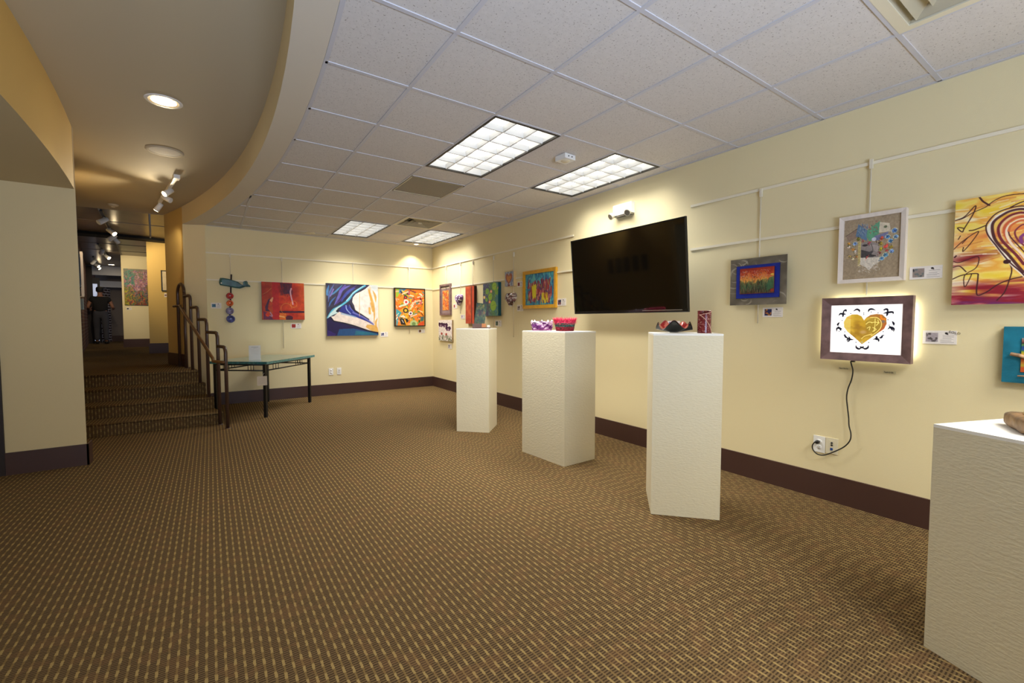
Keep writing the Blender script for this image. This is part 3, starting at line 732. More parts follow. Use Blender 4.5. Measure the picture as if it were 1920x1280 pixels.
A.poly(f(430, 610, 330, 660, 250, 740, 200, 825, 290, 770, 370, 735, 330, 720, 360, 670), (190, 214, 214)); A.ell(*f(356, 706)[0], 0.025, 0.022, (24, 24, 36))
for p in ((880, 320, 880, 420, 910, 520, 940, 640, 950, 780, 940, 900), (850, 340, 890, 470, 900, 560), (930, 380, 970, 470, 975, 560), (1000, 820, 970, 900, 990, 1000), (870, 660, 875, 740), (900, 580, 930, 700)):
    A.line(f(*p), 0.028, (206, 152, 62), 0.8, taper=True)
A.poly(f(830, 920, 960, 930, 1000, 960, 1020, 1040, 900, 1020, 800, 960), (210, 158, 70), 0.85); A.line(f(712, 430, 706, 600, 705, 790), 0.007, (206, 164, 100), 0.8)
low = f(195, 830, 255, 800, 300, 870, 420, 900, 560, 945, 760, 990, 880, 1030, 1025, 1050, 1025, 1090, 195, 1115)
A.poly(low, (34, 26, 70)); A.poly(f(380, 1000, 600, 985, 1000, 1060, 1020, 1090, 340, 1110), (34, 84, 132), 0.8); A.poly(f(640, 1020, 900, 1050, 1000, 1080, 620, 1090), (40, 120, 124), 0.6); A.line(f(260, 820, 300, 870, 450, 900, 640, 950, 850, 1020, 1020, 1050), 0.014, (24, 22, 32), 0.95)
A.poly(f(195, 1010, 330, 1080, 300, 1115, 195, 1115), (60, 40, 120), 0.7); A.vary(0.1, 18, 18)
canvas('canvas', A, w, h, 0.045, t, (206, 196, 176))
# ---- back wall: black framed abstract
q = (740, 797.5, 539, 541, 612, 611.5)
t, w, h = hang('painting', 'colourful orange and green abstract of rings and shapes in a thin black frame', 'painting', 'B', q, 0.05)
A = Art(150, 190, (224, 120, 34), 9); f = conv(730, 530, 14.22, (741.5, 795.5, 541.5, 543, 610.5, 609.5))
A.ramp(A.noise(3, 3), [(0.3, (232, 110, 30)), (0.5, (224, 130, 34)), (0.7, (206, 160, 40))])
A.poly(f(180, 170, 330, 150, 300, 260, 230, 380, 185, 420), (140, 176, 50)); A.poly(f(270, 190, 480, 160, 380, 240, 260, 300), (70, 130, 170)); A.poly(f(180, 690, 330, 800, 260, 900, 210, 1140, 180, 1140), (60, 150, 160))
pal = [(214, 60, 36), (236, 200, 50), (240, 220, 190), (40, 60, 44), (96, 150, 60), (60, 130, 140), (232, 130, 40), (170, 60, 100), (30, 28, 30), (236, 170, 150), (90, 120, 40)]
A.daubs(150, pal, (0.05, 0.16), (0.012, 0.03), (0, PI), (0.04, 0.06, 0.97, 0.97), 0.85)
for p, wd, c in (((350, 310, 420, 280, 500, 250), .05, (240, 190, 160)), ((590, 500, 700, 440, 820, 400), .035, (196, 60, 40)), ((640, 540, 740, 490, 830, 480), .045, (240, 190, 170)), ((560, 700, 600, 620, 640, 570), .03, (232, 214, 190)),
                 ((600, 740, 650, 660, 710, 590), .06, (220, 116, 34)), ((500, 680, 530, 600, 580, 550), .05, (226, 110, 34)), ((270, 640, 340, 610, 430, 590), .05, (200, 214, 206)), ((290, 700, 360, 660, 440, 640), .03, (196, 50, 40)),
                 ((560, 910, 640, 870, 720, 840), .04, (242, 200, 180)), ((380, 840, 470, 870, 530, 930), .04, (230, 140, 30)), ((320, 900, 360, 890, 400, 910), .05, (226, 220, 214)), ((550, 210, 630, 240, 700, 260), .04, (120, 40, 50)), ((800, 300, 840, 310, 860, 340), .04, (236, 224, 190))):
    A.line(f(*p), wd * 0.6, c, 0.95)
for cx, cy, r, cs in ((430, 395, .062, ((40, 30, 40), (206, 60, 40))), (445, 520, .085, ((232, 226, 214), (196, 50, 60))), (560, 815, .07, ((236, 220, 220), (70, 50, 90))), (640, 1090, .13, ((176, 190, 130), (110, 140, 80))), (430, 740, .09, ((60, 50, 40), (226, 180, 50)))):
    u, v = f(cx, cy)[0]; A.ell(u, v, r, r / A.asp, cs[0]); A.ell(u, v, r * .5, r * .5 / A.asp, cs[1])
A.poly(f(270, 960, 470, 950, 500, 1020, 430, 1100, 300, 1090), (34, 28, 26)); A.line(f(400, 980, 440, 1080), .03, (232, 160, 30)); A.line(f(330, 990, 370, 1060), .012, (220, 214, 210)); A.poly(f(760, 1080, 920, 1000, 920, 1150, 750, 1150), (214, 80, 40)); A.poly(f(820, 900, 920, 890, 910, 1000, 830, 1030), (40, 90, 110), .8)
canvas('canvas', A, w - 0.03, h - 0.03, 0.04, t, (30, 60, 60)); frame('frame', w, h, 0.018, 0.05, t, 'bframe')
# ---- back wall: whale hanging
c0 = on_y(432, 556, YB - 0.03); t = thing('whale_hanging', 'teal sperm whale wall hanging with four round ceramic discs below it', 'wall art', (c0[0], YB, c0[2]))
def wl(px, py): p = on_y(px, py, YB - 0.03); return (p[0] - c0[0], p[2] - c0[2])
f = lambda x, y: wl(390 + x / 10.667, 500 + y / 10.667)
ol = [f(*p) for p in ((240, 222), (300, 222), (400, 240), (500, 268), (600, 300), (660, 345), (700, 370), (745, 375), (765, 350), (750, 310), (770, 280), (790, 300), (800, 345), (840, 375), (850, 402), (800, 400), (745, 398), (690, 420), (640, 434), (540, 422), (430, 400), (330, 380), (240, 366), (222, 320), (228, 260))]
bm = B(); k = len(ol)
fr = [bm.verts.new((p[0], -0.032, p[1])) for p in ol]; bk = [bm.verts.new((p[0], -0.012, p[1])) for p in ol]
cx_, cz_ = f(470, 330)
mid = [bm.verts.new((cx_ + (p[0] - cx_) * .8, -0.045, cz_ + (p[1] - cz_) * .72)) for p in ol]
for i in range(k):
    j = (i + 1) % k; bm.faces.new((fr[i], fr[j], mid[j], mid[i])).smooth = True; bm.faces.new((fr[i], bk[i], bk[j], fr[j]))
bm.faces.new(mid); bm.faces.new(bk)
obj('whale_body', bm, mat('whale_glaze', (52, 92, 92), 0.35, noise=0.45, nscale=14, bump=0.2), t)
bm = B(); u, v = f(268, 328); bm_lathe(bm, [(0.012, 0.04), (0.010, 0.045), (0, 0.048)], 12, (u, 0, v), '-y'); obj('whale_eye', bm, 'white', t)
bm = B(); a_, b_ = f(468, 150), f(440, 1000); bm_tube(bm, [(a_[0], -0.012, a_[1]), ((a_[0] + b_[0]) / 2, -0.011, (a_[1] + b_[1]) / 2), (b_[0], -0.012, b_[1])], 0.011, 8); obj('strap', bm, mat('brown_strap', (52, 42, 48), 0.7), t)
for x, y, rr, col in ((438, 583, 63, (176, 44, 34)), (438, 728, 60, (206, 96, 36)), (438, 882, 68, (120, 110, 140)), (456, 1042, 73, (66, 70, 130))):
    u, v = f(x, y); r_ = rr / 10.667 / 827 * 7.1
    bm = B(); bm_lathe(bm, [(0, 0.012), (r_, 0.014), (r_, 0.022), (r_ * .82, 0.030), (r_ * .75, 0.026), (0, 0.030)], 24, (u, 0, v), '-y')
    obj('disc', bm, mat('disc_glaze', col, 0.25, noise=0.5, nscale=30), t)['label'] = {176: 'red disc', 206: 'orange disc', 120: 'mauve disc', 66: 'blue disc'}[col[0]]
# ---- right wall: purple framed orange picture
q = (824, 844, 533.8, 531, 591.5, 590)
t, w, h = hang('framed_picture', 'orange figure picture in a purple brown frame, nearest the corner', 'picture', 'R', q, 0.035)
frame('frame', w, h, 0.035, 0.035, t, 'pframe')
bm = B(); bm_box(bm, -w / 2 + .03, w / 2 - .03, -0.012, -0.002, -h / 2 + .03, h / 2 - .03); obj('mount', bm, mat('mauve_mount', (140, 120, 120), .7, noise=.2), t)
A = Art(50, 100, (214, 108, 34), 4); A.ramp(A.noise(5, 8), [(.3, (196, 70, 24)), (.5, (220, 120, 40)), (.7, (240, 180, 90))]); A.line([(.5, .25), (.35, .45), (.55, .6), (.45, .85)], .07, (120, 70, 110), .7); A.line([(.3, .3), (.7, .4)], .05, (150, 50, 50), .6); A.daubs(50, [(240, 200, 120), (180, 50, 30), (120, 60, 90)], (.08, .2), (.01, .03))
canvas('artwork', A, w * .56, h * .63, 0.004, t, (150, 60, 30), y=-0.012, z=-h * 0.02)
# ---- butterflies panel
q = (822.5, 847.5, 599.5, 600, 638, 640)
t, w, h = hang('butterfly_panel', 'white beaded panel with purple butterflies and red flowers, below the purple framed picture', 'picture', 'R', q, 0.03)
A = Art(90, 110, (224, 214, 206), 6); A.daubs(260, [(196, 180, 176), (240, 232, 228), (206, 190, 190)], (.02, .05), (.01, .02))
for x, y in ((.17, .2), (.5, .22), (.72, .38)):
    for s in (-1, 1): A.ell(x + s * .1, y, .11, .075, (66, 34, 62), rot=s * .6); A.ell(x + s * .07, y + .09, .06, .05, (92, 44, 84))
for x, y in ((.24, .66), (.58, .68)): A.ell(x, y, .07, .06, (170, 60, 50)); A.line([(x, y), (x + .02, .95)], .012, (70, 90, 50))
A.daubs(120, [(74, 96, 60), (110, 120, 80), (50, 60, 44), (150, 130, 110)], (.04, .1), (.01, .02), (1, 2.1), (0, .74, 1, 1))
canvas('panel', A, w, h, 0.03, t, (176, 150, 110), m='craft', right=(176, 150, 110))
# ---- mosaic hearts
def heart(t, w, h, dep, cols, seed, m='glaze', cells=150):
    R_ = np.random.RandomState(seed); n, rings = 48, 12
    ph = np.linspace(0, 2 * PI, n, endpoint=False); hx = 16 * np.sin(ph) ** 3 / 32; hz = (13 * np.cos(ph) - 5 * np.cos(2 * ph) - 2 * np.cos(3 * ph) - np.cos(4 * ph) + 2.5) / 29
    seeds = R_.rand(cells, 2) - 0.5; sc = R_.randint(0, len(cols), cells); sh = R_.rand(cells)
    V, Cc, Fc = [], [], []
    for r in range(rings + 1):
        s = r / rings
        for k in range(n):
            x, z = hx[k] * s, hz[k] * s; d2 = ((seeds - (x, z)) ** 2).sum(1); i = d2.argmin(); two = np.partition(d2, 1)[:2]
            edge = math.sqrt(two[1]) - math.sqrt(two[0]); bmp = min(edge * 0.25, 0.012)
            y = -dep * math.sqrt(max(0, 1 - s ** 2.6)) * 0.8 - dep * .2 * (s < 1) - (bmp if s < 1 else 0)
            V.append((x * w, y, z * h)); c = np.array(cols[sc[i]], float) * (0.75 + 0.4 * sh[i])
            if edge < 0.008: c = c * 0.45
            Cc.append(np.clip(c, 0, 255))
    for r in range(rings):
        for k in range(n): Fc.append((r * n + k, r * n + (k + 1) % n, (r + 1) * n + (k + 1) % n, (r + 1) * n + k))
    b0 = len(V)
    for k in range(n): V.append((hx[k] * w, 0, hz[k] * h)); Cc.append((120, 100, 100))
    for k in range(n): Fc.append((rings * n + k, rings * n + (k + 1) % n, b0 + (k + 1) % n, b0 + k))
    o = pyobj('mosaic', V, Fc, m, t, Cc)
    bm = B(); z = h * .33; bm_tube(bm, [(-.02, -.004, z), (-.012, -.006, z + .035), (.012, -.006, z + .035), (.02, -.004, z)], .0025, 6); obj('hanging_wire', bm, 'chrome', t)
q = (854.3, 866, 552, 551, 573, 573)
t, w, h = hang('heart_ornament', 'domed heart of purple and white mosaic, beside the purple framed picture', 'heart ornament', 'R', q, 0.03); heart(t, w, h, .07, [(214, 196, 220), (140, 90, 150), (96, 50, 110), (236, 226, 236)], 2)
q = (947.5, 966.3, 549, 547.5, 575.5, 575)
t, w, h = hang('heart_ornament', 'domed heart of pink and cream shell chips, under the little heart canvas', 'heart ornament', 'R', q, 0.03); heart(t, w, h, .07, [(226, 206, 200), (196, 150, 150), (150, 100, 104), (236, 224, 214), (120, 84, 70)], 5, cells=240)
# ---- tall red canvas
q = (873, 889, 537, 535.8, 607, 606)
t, w, h = hang('painting', 'tall narrow red canvas with one dark vertical stripe', 'painting', 'R', q, 0.05)
A = Art(60, 130, (190, 70, 40), 8); A.ramp(A.noise(3, 6), [(.3, (172, 52, 34)), (.6, (200, 82, 46)), (.8, (206, 100, 56))]); A.rect(.66, 0, .73, 1, (60, 22, 20)); A.rect(.73, 0, 1, 1, (196, 66, 40), .6); A.vary(.1)
canvas('canvas', A, w, h, 0.05, t, (110, 40, 28), right=(54, 24, 22))
# ---- water lily canvas
q = (905.7, 934, 532, 528.5, 592.5, 591.6)
t, w, h = hang('painting', 'deep blue and green water lily canvas beside the tall red one', 'painting', 'R', q, 0.055)
A = Art(120, 150, (64, 80, 96), 10); f = conv(800, 480, 7.111, q)
A.ramp(A.X + (A.noise(3, 3) - .5) * .5, [(.2, (64, 70, 104)), (.45, (70, 96, 92)), (.7, (86, 130, 76)), (1, (56, 120, 130))])
A.daubs(160, [(60, 70, 130), (100, 110, 150), (60, 90, 80), (90, 100, 70), (110, 150, 60), (130, 140, 160)], (.03, .09), (.006, .014), (0, PI), (0, 0, .5, 1)); A.daubs(140, [(110, 160, 60), (70, 140, 120), (90, 150, 170), (140, 170, 60), (50, 110, 90)], (.03, .1), (.008, .018), (0.6, 2.4), (.4, 0, 1, 1))
for x, y, r in ((810, 470, .12), (850, 540, .13), (890, 660, .19), (905, 400, .14), (935, 470, .12), (800, 580, .08)): u, v = f(x, y)[0]; A.ell(u, v, r, r * .8, (150, 190, 50) if r > .12 else (120, 170, 60), .9, rot=.6); A.line([(u - r * .6, v), (u + r * .6, v - .03)], .008, (90, 140, 40))
for x, y, c in ((770, 550, (226, 190, 120)), (862, 470, (220, 130, 120)), (843, 610, (226, 110, 90)), (960, 420, (230, 190, 90))): u, v = f(x, y)[0]; A.ell(u, v, .07, .05, c); A.ell(u, v, .03, .02, (240, 220, 150))
canvas('canvas', A, w, h, 0.055, t, (40, 80, 90), right=(26, 84, 98))
# ---- little heart canvas
q = (946.8, 962, 509.5, 508.5, 536.5, 536.8)
t, w, h = hang('painting', 'tiny blue canvas with an orange heart on a pale wood block', 'painting', 'R', q, 0.06)
A = Art(60, 80, (140, 150, 170), 12); A.ramp(A.noise(4, 4), [(.3, (120, 132, 160)), (.7, (176, 176, 184))])
hp = [(.5 + .42 * math.sin(k / 30 * 2 * PI) ** 3, .46 - (13 * math.cos(k / 30 * 2 * PI) - 5 * math.cos(4 * PI * k / 30) - 2 * math.cos(6 * PI * k / 30) - math.cos(8 * PI * k / 30)) / 36) for k in range(30)]
A.poly(hp, (150, 84, 66)); A.poly([(.5 + (x - .5) * .6, .48 + (y - .46) * .6) for x, y in hp], (196, 130, 60), .9); A.ell(.5, .93, .14, .06, (120, 50, 50)); A.vary(.2)
canvas('canvas', A, w, h, 0.012, t, (150, 140, 130), y=-0.05)
bm = B(); bm_box(bm, -w / 2, w / 2, -0.05, 0, -h / 2, h / 2); obj('wood_block', bm, 'palewood', t)
# ---- yellow framed abstract
q = (980, 1041.5, 510, 499.7, 579, 576)
t, w, h = hang('framed_picture', 'blue and red drip abstract in a golden yellow frame left of the television', 'picture', 'R', q, 0.035)
frame('frame', w, h, 0.045, 0.035, t, 'yframe', lip=0.008)
A = Art(150, 130, (60, 140, 160), 14); f = conv(800, 480, 7.111, (984.5, 1036, 514.5, 506, 574, 571))
A.ramp(A.noise(6, 6), [(.3, (40, 110, 150)), (.5, (64, 150, 170)), (.75, (90, 176, 176))])
A.daubs(120, [(40, 90, 140), (80, 160, 180), (50, 130, 150), (110, 180, 170)], (.05, .15), (.01, .025), (1.2, 1.9))
A.daubs(150, [(140, 40, 60), (120, 30, 50), (160, 60, 60), (90, 50, 90)], (.08, .25), (.012, .03), (1.35, 1.8), (.12, .32, .9, .82)); A.daubs(60, [(200, 120, 130), (170, 150, 60), (60, 60, 110), (220, 160, 130)], (.06, .14), (.008, .016), (1.3, 1.8), (.1, .3, .9, .9))
for k in range(40): A.line([(A.rng.uniform(.24, .4), A.rng.uniform(.34, .5)), (A.rng.uniform(.26, .38), A.rng.uniform(.6, .78))], .016, (214, 200, 40), .8, False)
A.daubs(20, [(214, 200, 50), (200, 150, 40)], (.08, .16), (.015, .025), (1.2, 1.9), (.6, .68, .8, .88))
A.line([(0, 0), (1, 0), (1, 1), (0, 1), (0, 0)], .02, (40, 80, 70), .8, False)
canvas('artwork', A, w - .08, h - .08, 0.012, t, (40, 80, 80), y=-0.006)
# ---- television
TILT = math.atan(.07 / .82)
t = thing('television', 'large black flat television tilted down from the right wall', 'television', (3.435, 3.055, 1.80), -PI / 2)
t.rotation_euler = (TILT, 0, -PI / 2)
W_, H_ = 1.462, 0.825
bm = B(); bm_box(bm, -W_ / 2 + .012, W_ / 2 - .012, -0.004, 0.001, -H_ / 2 + .028, H_ / 2 - .012); obj('screen', bm, 'screen', t)
frame('bezel', W_, H_, 0.013, 0.022, t, 'black', y=0.014, lip=0.004)
bm = B(); bm_box(bm, -W_ / 2 + .01, W_ / 2 - .01, -0.008, 0.006, -H_ / 2 + .008, -H_ / 2 + .03); obj('chin', bm, mat('gloss_chin', (20, 19, 18), .15), t, bevel=.003)
bm = B(); bm_box(bm, W_ / 2 - .5, W_ / 2 - .06, -0.0095, -0.007, -H_ / 2 + .018, -H_ / 2 + .024); obj('chrome_strip', bm, 'chrome', t)
bm = B(); bm_box(bm, -W_ / 2 + .014, W_ / 2 - .014, 0.006, 0.014, -H_ / 2 + .014, H_ / 2 - .014); bm_box(bm, -W_ / 2 + .12, W_ / 2 - .12, 0.014, 0.042, -H_ / 2 + .06, H_ / 2 - .1); bm_box(bm, -.45, .45, .04, .075, -.3, .2); obj('back_cover', bm, 'black', t, bevel=.006)
bm = B()
for s in (-.2, .2): bm_box(bm, s - .02, s + .02, .075, .10, -.28, .28)
bm_tube(bm, [(-.2, .09, .1), (0, .2, .06), (-.02, .25, .05)], .016, 8); bm_tube(bm, [(.2, .09, .1), (0, .2, .06)], .016, 8); bm_box(bm, -.12, .12, .22, .262, -.1, .18); obj('wall_mount', bm, 'blackm', t)
# ---- emergency light
q = (1150, 1184, 389, 379, 406, 400)
loc, rz, w, h = place('R', q, .05); t = thing('emergency_light', 'white twin head emergency light on the wall above the television', 'emergency light', loc, rz)
bm = B(); bm_box(bm, -w / 2, w / 2, -.055, 0, -h * .42, h * .62); obj('light_body', bm, 'white', t, bevel=.012)
bm = B(); bm_box(bm, -w / 2 + .006, w / 2 - .006, -.05, 0, -h * .56, -h * .40); obj('lower_tray', bm, 'chrome', t, bevel=.006)
for s in (-1, 1):
    bm = B(); p = Vector((s * (w / 2 - .02), -.06, -h * .3)); ax = Vector((s * .25, -.9, -.5)).normalized(); bm_tube(bm, [p, p + ax * .02, p + ax * .055], [.018, .03, .036], 16); o = obj('lamp_head', bm, 'offwhite', t)
    bm = B(); bm_tube(bm, [p + ax * .054, p + ax * .058], .029, 16); obj('lens', bm, 'chrome', o)
# ---- brushed metal panel
q = (1369.5, 1475, 488.5, 476, 573, 569)
t, w, h = hang('metal_picture', 'swirled brushed metal panel with a blue mounted meadow painting', 'picture', 'R', q, 0.05)
A = Art(150, 130, (110, 102, 90), 16); A.ramp(A.noise(4, 4), [(.3, (92, 86, 74)), (.7, (126, 118, 104))])
for k in range(46):
    x, y = A.rng.rand(2); r = A.rng.uniform(.05, .16); a0 = A.rng.uniform(0, 6.3); A.line([(x + r * math.cos(a0 + j * .35), y + r * math.sin(a0 + j * .35)) for j in range(6)], A.rng.uniform(.006, .022), [(150, 142, 128), (176, 168, 150), (84, 78, 68), (196, 190, 172)][A.rng.randint(4)], .55, taper=True)
canvas('metal_panel', A, w, h, 0.006, t, (96, 90, 80), y=-0.044, m=mat_attr('swirled_metal', .38, .6))
bm = B(); bm_box(bm, -w * .3, w * .3, -.044, 0, -h * .3, h * .3); obj('spacer', bm, 'blackm', t)
A = Art(60, 50, (16, 40, 140), 3); A.vary(.08); bw, bh = w * .765, h * .70; A.rect(.48, .94, .58, .955, (120, 130, 190), .6)
canvas('blue_mount', A, bw, bh, 0.008, t, (20, 30, 90), y=-0.05, x=.004, z=-.002)
A = Art(130, 100, (190, 90, 40), 17)
A.ramp(A.Y + (A.noise(6, 4) - .5) * .35, [(0, (150, 40, 26)), (.15, (170, 54, 30)), (.3, (200, 92, 44)), (.46, (226, 160, 76)), (.56, (110, 120, 70)), (.7, (56, 74, 50)), (1, (74, 50, 36))])
A.daubs(150, [(60, 30, 26), (210, 120, 90), (190, 170, 170), (230, 140, 60)], (.02, .05), (.006, .012), (0, PI), (0, .1, .9, .4), .6); A.daubs(220, [(40, 56, 36), (70, 110, 70), (30, 36, 28), (120, 110, 80), (90, 60, 40)], (.06, .16), (.006, .013), (1.3, 1.85), (0, .5, 1, 1), .7)
A.poly([(.86, .42), (1, .36), (1, .8), (.8, .9), (.78, .7)], (60, 110, 76), .7); A.ell(.94, .3, .05, .02, (240, 220, 90)); A.ell(.95, .9, .05, .06, (170, 50, 30), .8); A.line([(0, 0), (1, 0), (1, 1), (0, 1), (0, 0)], .012, (120, 40, 30), .8, False)
canvas('painting', A, bw * .80, bh * .78, 0.006, t, (90, 40, 30), y=-0.058, x=.002, z=.004)
# ---- collage in a white frame
q = (1572, 1697, 408.5, 389, 531, 525.5)
t, w, h = hang('framed_collage', 'fabric and paper collage of a face with flowers in a whitewashed frame', 'picture', 'R', q, 0.045)
frame('frame', w, h, 0.026, 0.045, t, 'wframe', lip=0.006)
iq = (1581, 1684, 413, 397.5, 523, 517); A = Art(220, 260, (168, 150, 124), 20); f = conv(1550, 380, 8, iq)
A.mix(((np.sin(A.Y * 520) * .5 + .5) * A.noise(40, 60)) * .5, (120, 104, 84)); A.mix((np.sin(A.X * 480) * .5 + .5) * A.noise(60, 40) * .4, (206, 190, 164))
A.poly(f(280, 490, 450, 380, 470, 500, 330, 570), (150, 128, 112)); A.line(f(280, 490, 450, 380), .006, (80, 70, 66))
A.poly(f(465, 310, 600, 400, 600, 560, 430, 490), (100, 130, 160)); A.daubs(60, [(70, 90, 140), (150, 170, 180)], (.02, .05), (.005, .008), (1, 2), (.26, .1, .44, .3), .6)
A.poly(f(600, 400, 775, 265, 775, 440, 640, 570, 590, 500), (100, 164, 130)); A.daubs(24, [(170, 90, 90), (70, 130, 110)], (.01, .03), (.006, .01), (0, 3), (.46, .08, .62, .28), .8)
A.poly(f(775, 280, 910, 300, 930, 420, 765, 440), (214, 204, 182)); A.ell(*f(855, 350)[0], .03, .02, (110, 120, 90)); A.poly(f(700, 490, 900, 420, 880, 520, 720, 560), (120, 124, 160)); A.ell(*f(700, 535)[0], .04, .03, (206, 210, 226))
A.poly(f(510, 600, 620, 560, 760, 600, 790, 700, 770, 810, 520, 810), (150, 140, 136)); A.poly(f(520, 690, 640, 720, 700, 710, 660, 770, 720, 775, 700, 800, 520, 810), (78, 76, 76)); A.ell(*f(575, 625)[0], .05, .018, (60, 56, 58)); A.poly(f(640, 620, 760, 620, 780, 740, 700, 700), (176, 164, 160)); A.line(f(600, 780, 660, 768, 730, 780), .012, (56, 52, 54)); A.line(f(660, 600, 690, 690, 650, 720), .008, (100, 94, 94))
A.poly(f(470, 570, 512, 570, 512, 930, 475, 930), (206, 190, 130)); 
for k in range(14): A.line(f(480, 580 + k * 25, 500, 583 + k * 25), .004, (90, 80, 60), 1, False)
A.poly(f(512, 810, 800, 800, 790, 870, 700, 930, 645, 1000, 590, 950, 512, 910), (222, 214, 200)); A.daubs(60, [(190, 180, 166), (236, 230, 220)], (.02, .05), (.004, .008), (0, 3), (.3, .72, .66, .9), .6)
for x, y, r, c in ((980, 410, .06, (90, 130, 190)), (890, 500, .05, (80, 130, 180)), (1000, 500, .05, (110, 150, 190)), (930, 560, .05, (70, 120, 170)), (950, 715, .05, (120, 150, 200)), (870, 770, .055, (90, 140, 170)), (820, 820, .05, (100, 150, 190)), (425, 600, .05, (120, 150, 200))):
    u, v = f(x, y)[0]; A.ell(u, v, r * .95, r * .72, (206, 210, 190)); [A.ell(u + r * .42 * math.cos(q_ * 1.257 + x), v + r * .34 * math.sin(q_ * 1.257 + x), r * .36, r * .28, tuple(z_ * (.8 + .12 * q_) for z_ in c)) for q_ in range(5)]; A.ell(u, v, r * .2, r * .15, (40, 60, 100)); A.daubs(4, [(60, 90, 60), (40, 70, 110)], (.02, .05), (.004, .006), (0, 3), (u - .05, v - .03, u + .05, v + .04), .7)
for x, y, r, c in ((470, 530, .05, (110, 110, 40)), (330, 600, .04, (190, 140, 60)), (400, 690, .05, (200, 140, 70)), (330, 650, .04, (224, 206, 190)), (430, 720, .045, (226, 214, 200)), (350, 790, .035, (190, 160, 90)), (400, 830, .04, (224, 206, 170)), (450, 790, .03, (170, 110, 60)), (540, 560, .035, (170, 90, 100)), (630, 590, .03, (150, 60, 70)), (810, 520, .05, (190, 84, 60)), (800, 600, .045, (150, 130, 50)), (870, 640, .06, (206, 80, 70)), (800, 680, .05, (170, 160, 50)), (940, 650, .045, (150, 130, 50)), (880, 700, .03, (190, 50, 70)), (770, 590, .025, (60, 40, 40)), (790, 740, .03, (120, 60, 50)), (600, 815, .02, (190, 80, 80))):
    u, v = f(x, y)[0]; A.ell(u, v, r * .8, r * .42, c, rot=x * .01); A.ell(u + .012, v - .006, r * .4, r * .3, tuple(min(255, q_ * 1.3) for q_ in c), rot=x * .02); A.daubs(5, [tuple(q_ * .6 for q_ in c), tuple(min(255, q_ * 1.25) for q_ in c), (90, 90, 50)], (.02, .05), (.004, .008), (0, 3), (u - .04, v - .03, u + .04, v + .03), .8)
A.vary(.12, 40, 40)
canvas('collage', A, w - .048, h - .048, .01, t, (150, 130, 110), y=-0.02)
# ---- lit heart box
q = (1542, 1712, 558, 553, 672, 685)
loc, rz, w, h = place('R', (1541, 1711, 558, 553, 672.5, 684.5), 0.07); t = thing('light_box', 'glowing light box with a golden heart in a purple brown frame', 'light box', loc, rz)
h = 0.432
frame('frame', w, h, 0.052, 0.05, t, 'pframe', y=-0.032, lip=0.014)
bm = B(); bm_box(bm, -w / 2 + .03, w / 2 - .03, -.055, -0.034, -h / 2 + .03, h / 2 - .03); bm_box(bm, -.1, .1, -.034, 0, -.06, .06); obj('box_body', bm, 'darkwood', t)
iq = (1556, 1689.5, 571.5, 569, 660, 667.5); A = Art(260, 200, (252, 250, 248), 22); f = conv(1500, 540, 8, iq)
A.mix(A.noise(14, 12) * .12, (226, 222, 230)); A.mix(np.clip((A.Y - .7) * 2, 0, .5) * A.noise(20, 20), (224, 214, 206))
def cl(*p): return f(*p)
sc = [(575, 410, 600, 380, 650, 385, 690, 385), (650, 330, 645, 390, 640, 430), (650, 345, 680, 325, 695, 340), (800, 345, 850, 315, 890, 330, 895, 360), (1025, 360, 1040, 320, 1080, 312, 1130, 330), (1240, 325, 1290, 315, 1310, 350), (1300, 330, 1300, 380, 1290, 420), (1240, 380, 1300, 365, 1370, 360, 1380, 390), (570, 560, 565, 540, 590, 510), (550, 650, 555, 600, 600, 600, 640, 615), (565, 575, 600, 600, 620, 640), (1395, 560, 1390, 530, 1370, 500), (1310, 620, 1350, 590, 1395, 610, 1395, 655), (1330, 570, 1360, 600, 1380, 640), (680, 690, 695, 730, 730, 745), (720, 800, 730, 760, 770, 770, 820, 775), (745, 725, 760, 770, 730, 810), (1245, 705, 1230, 740, 1200, 750), (1110, 775, 1160, 760, 1190, 780, 1190, 810), (1160, 735, 1160, 770), (860, 860, 870, 895, 910, 915, 950, 890), (950, 890, 1000, 915, 1040, 895, 1045, 860), (920, 880, 950, 895, 980, 880)]
for p in sc: A.line(cl(*p), .017, (12, 13, 28), 1.0, taper=True)
for x, y in ((960, 372), (962, 395), (765, 378), (1168, 370), (632, 482), (1310, 475), (680, 655), (1250, 655), (860, 815), (1050, 818), (670, 705), (1260, 710), (690, 345), (1070, 355), (1255, 330), (590, 645), (1330, 555)): u, v = f(x, y)[0]; A.ell(u, v, .008, .0105, (30, 30, 50))
left = f(968, 480, 930, 420, 870, 392, 780, 392, 700, 430, 660, 500, 665, 580, 720, 650, 820, 730, 900, 800, 950, 845)
right = f(950, 845, 1040, 780, 1160, 690, 1260, 610, 1295, 540, 1290, 450, 1230, 395, 1150, 385, 1060, 400, 1000, 440, 968, 480)
hp = left + right; mask0 = A.a.copy(); A.poly(hp, (176, 138, 40))
msk = (np.abs(A.a - mask0).sum(-1) > 30) * 1.0
A.mix(msk * np.clip(A.noise(6, 6) * 1.5 - .4, 0, 1) * .8, (214, 184, 80)); A.mix(msk * np.clip(A.noise(7, 7) * 3 - 1.3, 0, 1) * .8, (138, 100, 34)); A.mix(msk * np.clip((A.X - .45) * 1.2, 0, .35), (140, 106, 44))
A.poly(f(1000, 440, 1060, 400, 1150, 385, 1230, 395, 1290, 450, 1295, 540, 1260, 610, 1180, 670, 1220, 560, 1180, 460, 1100, 430), (150, 96, 48), .8); A.line(f(1210, 420, 1225, 460, 1270, 470), .02, (214, 120, 30), .8); A.ell(*f(1245, 500)[0], .02, .03, (110, 96, 90), .8); A.line(f(1270, 540, 1250, 600, 1200, 640), .02, (170, 80, 40), .6)
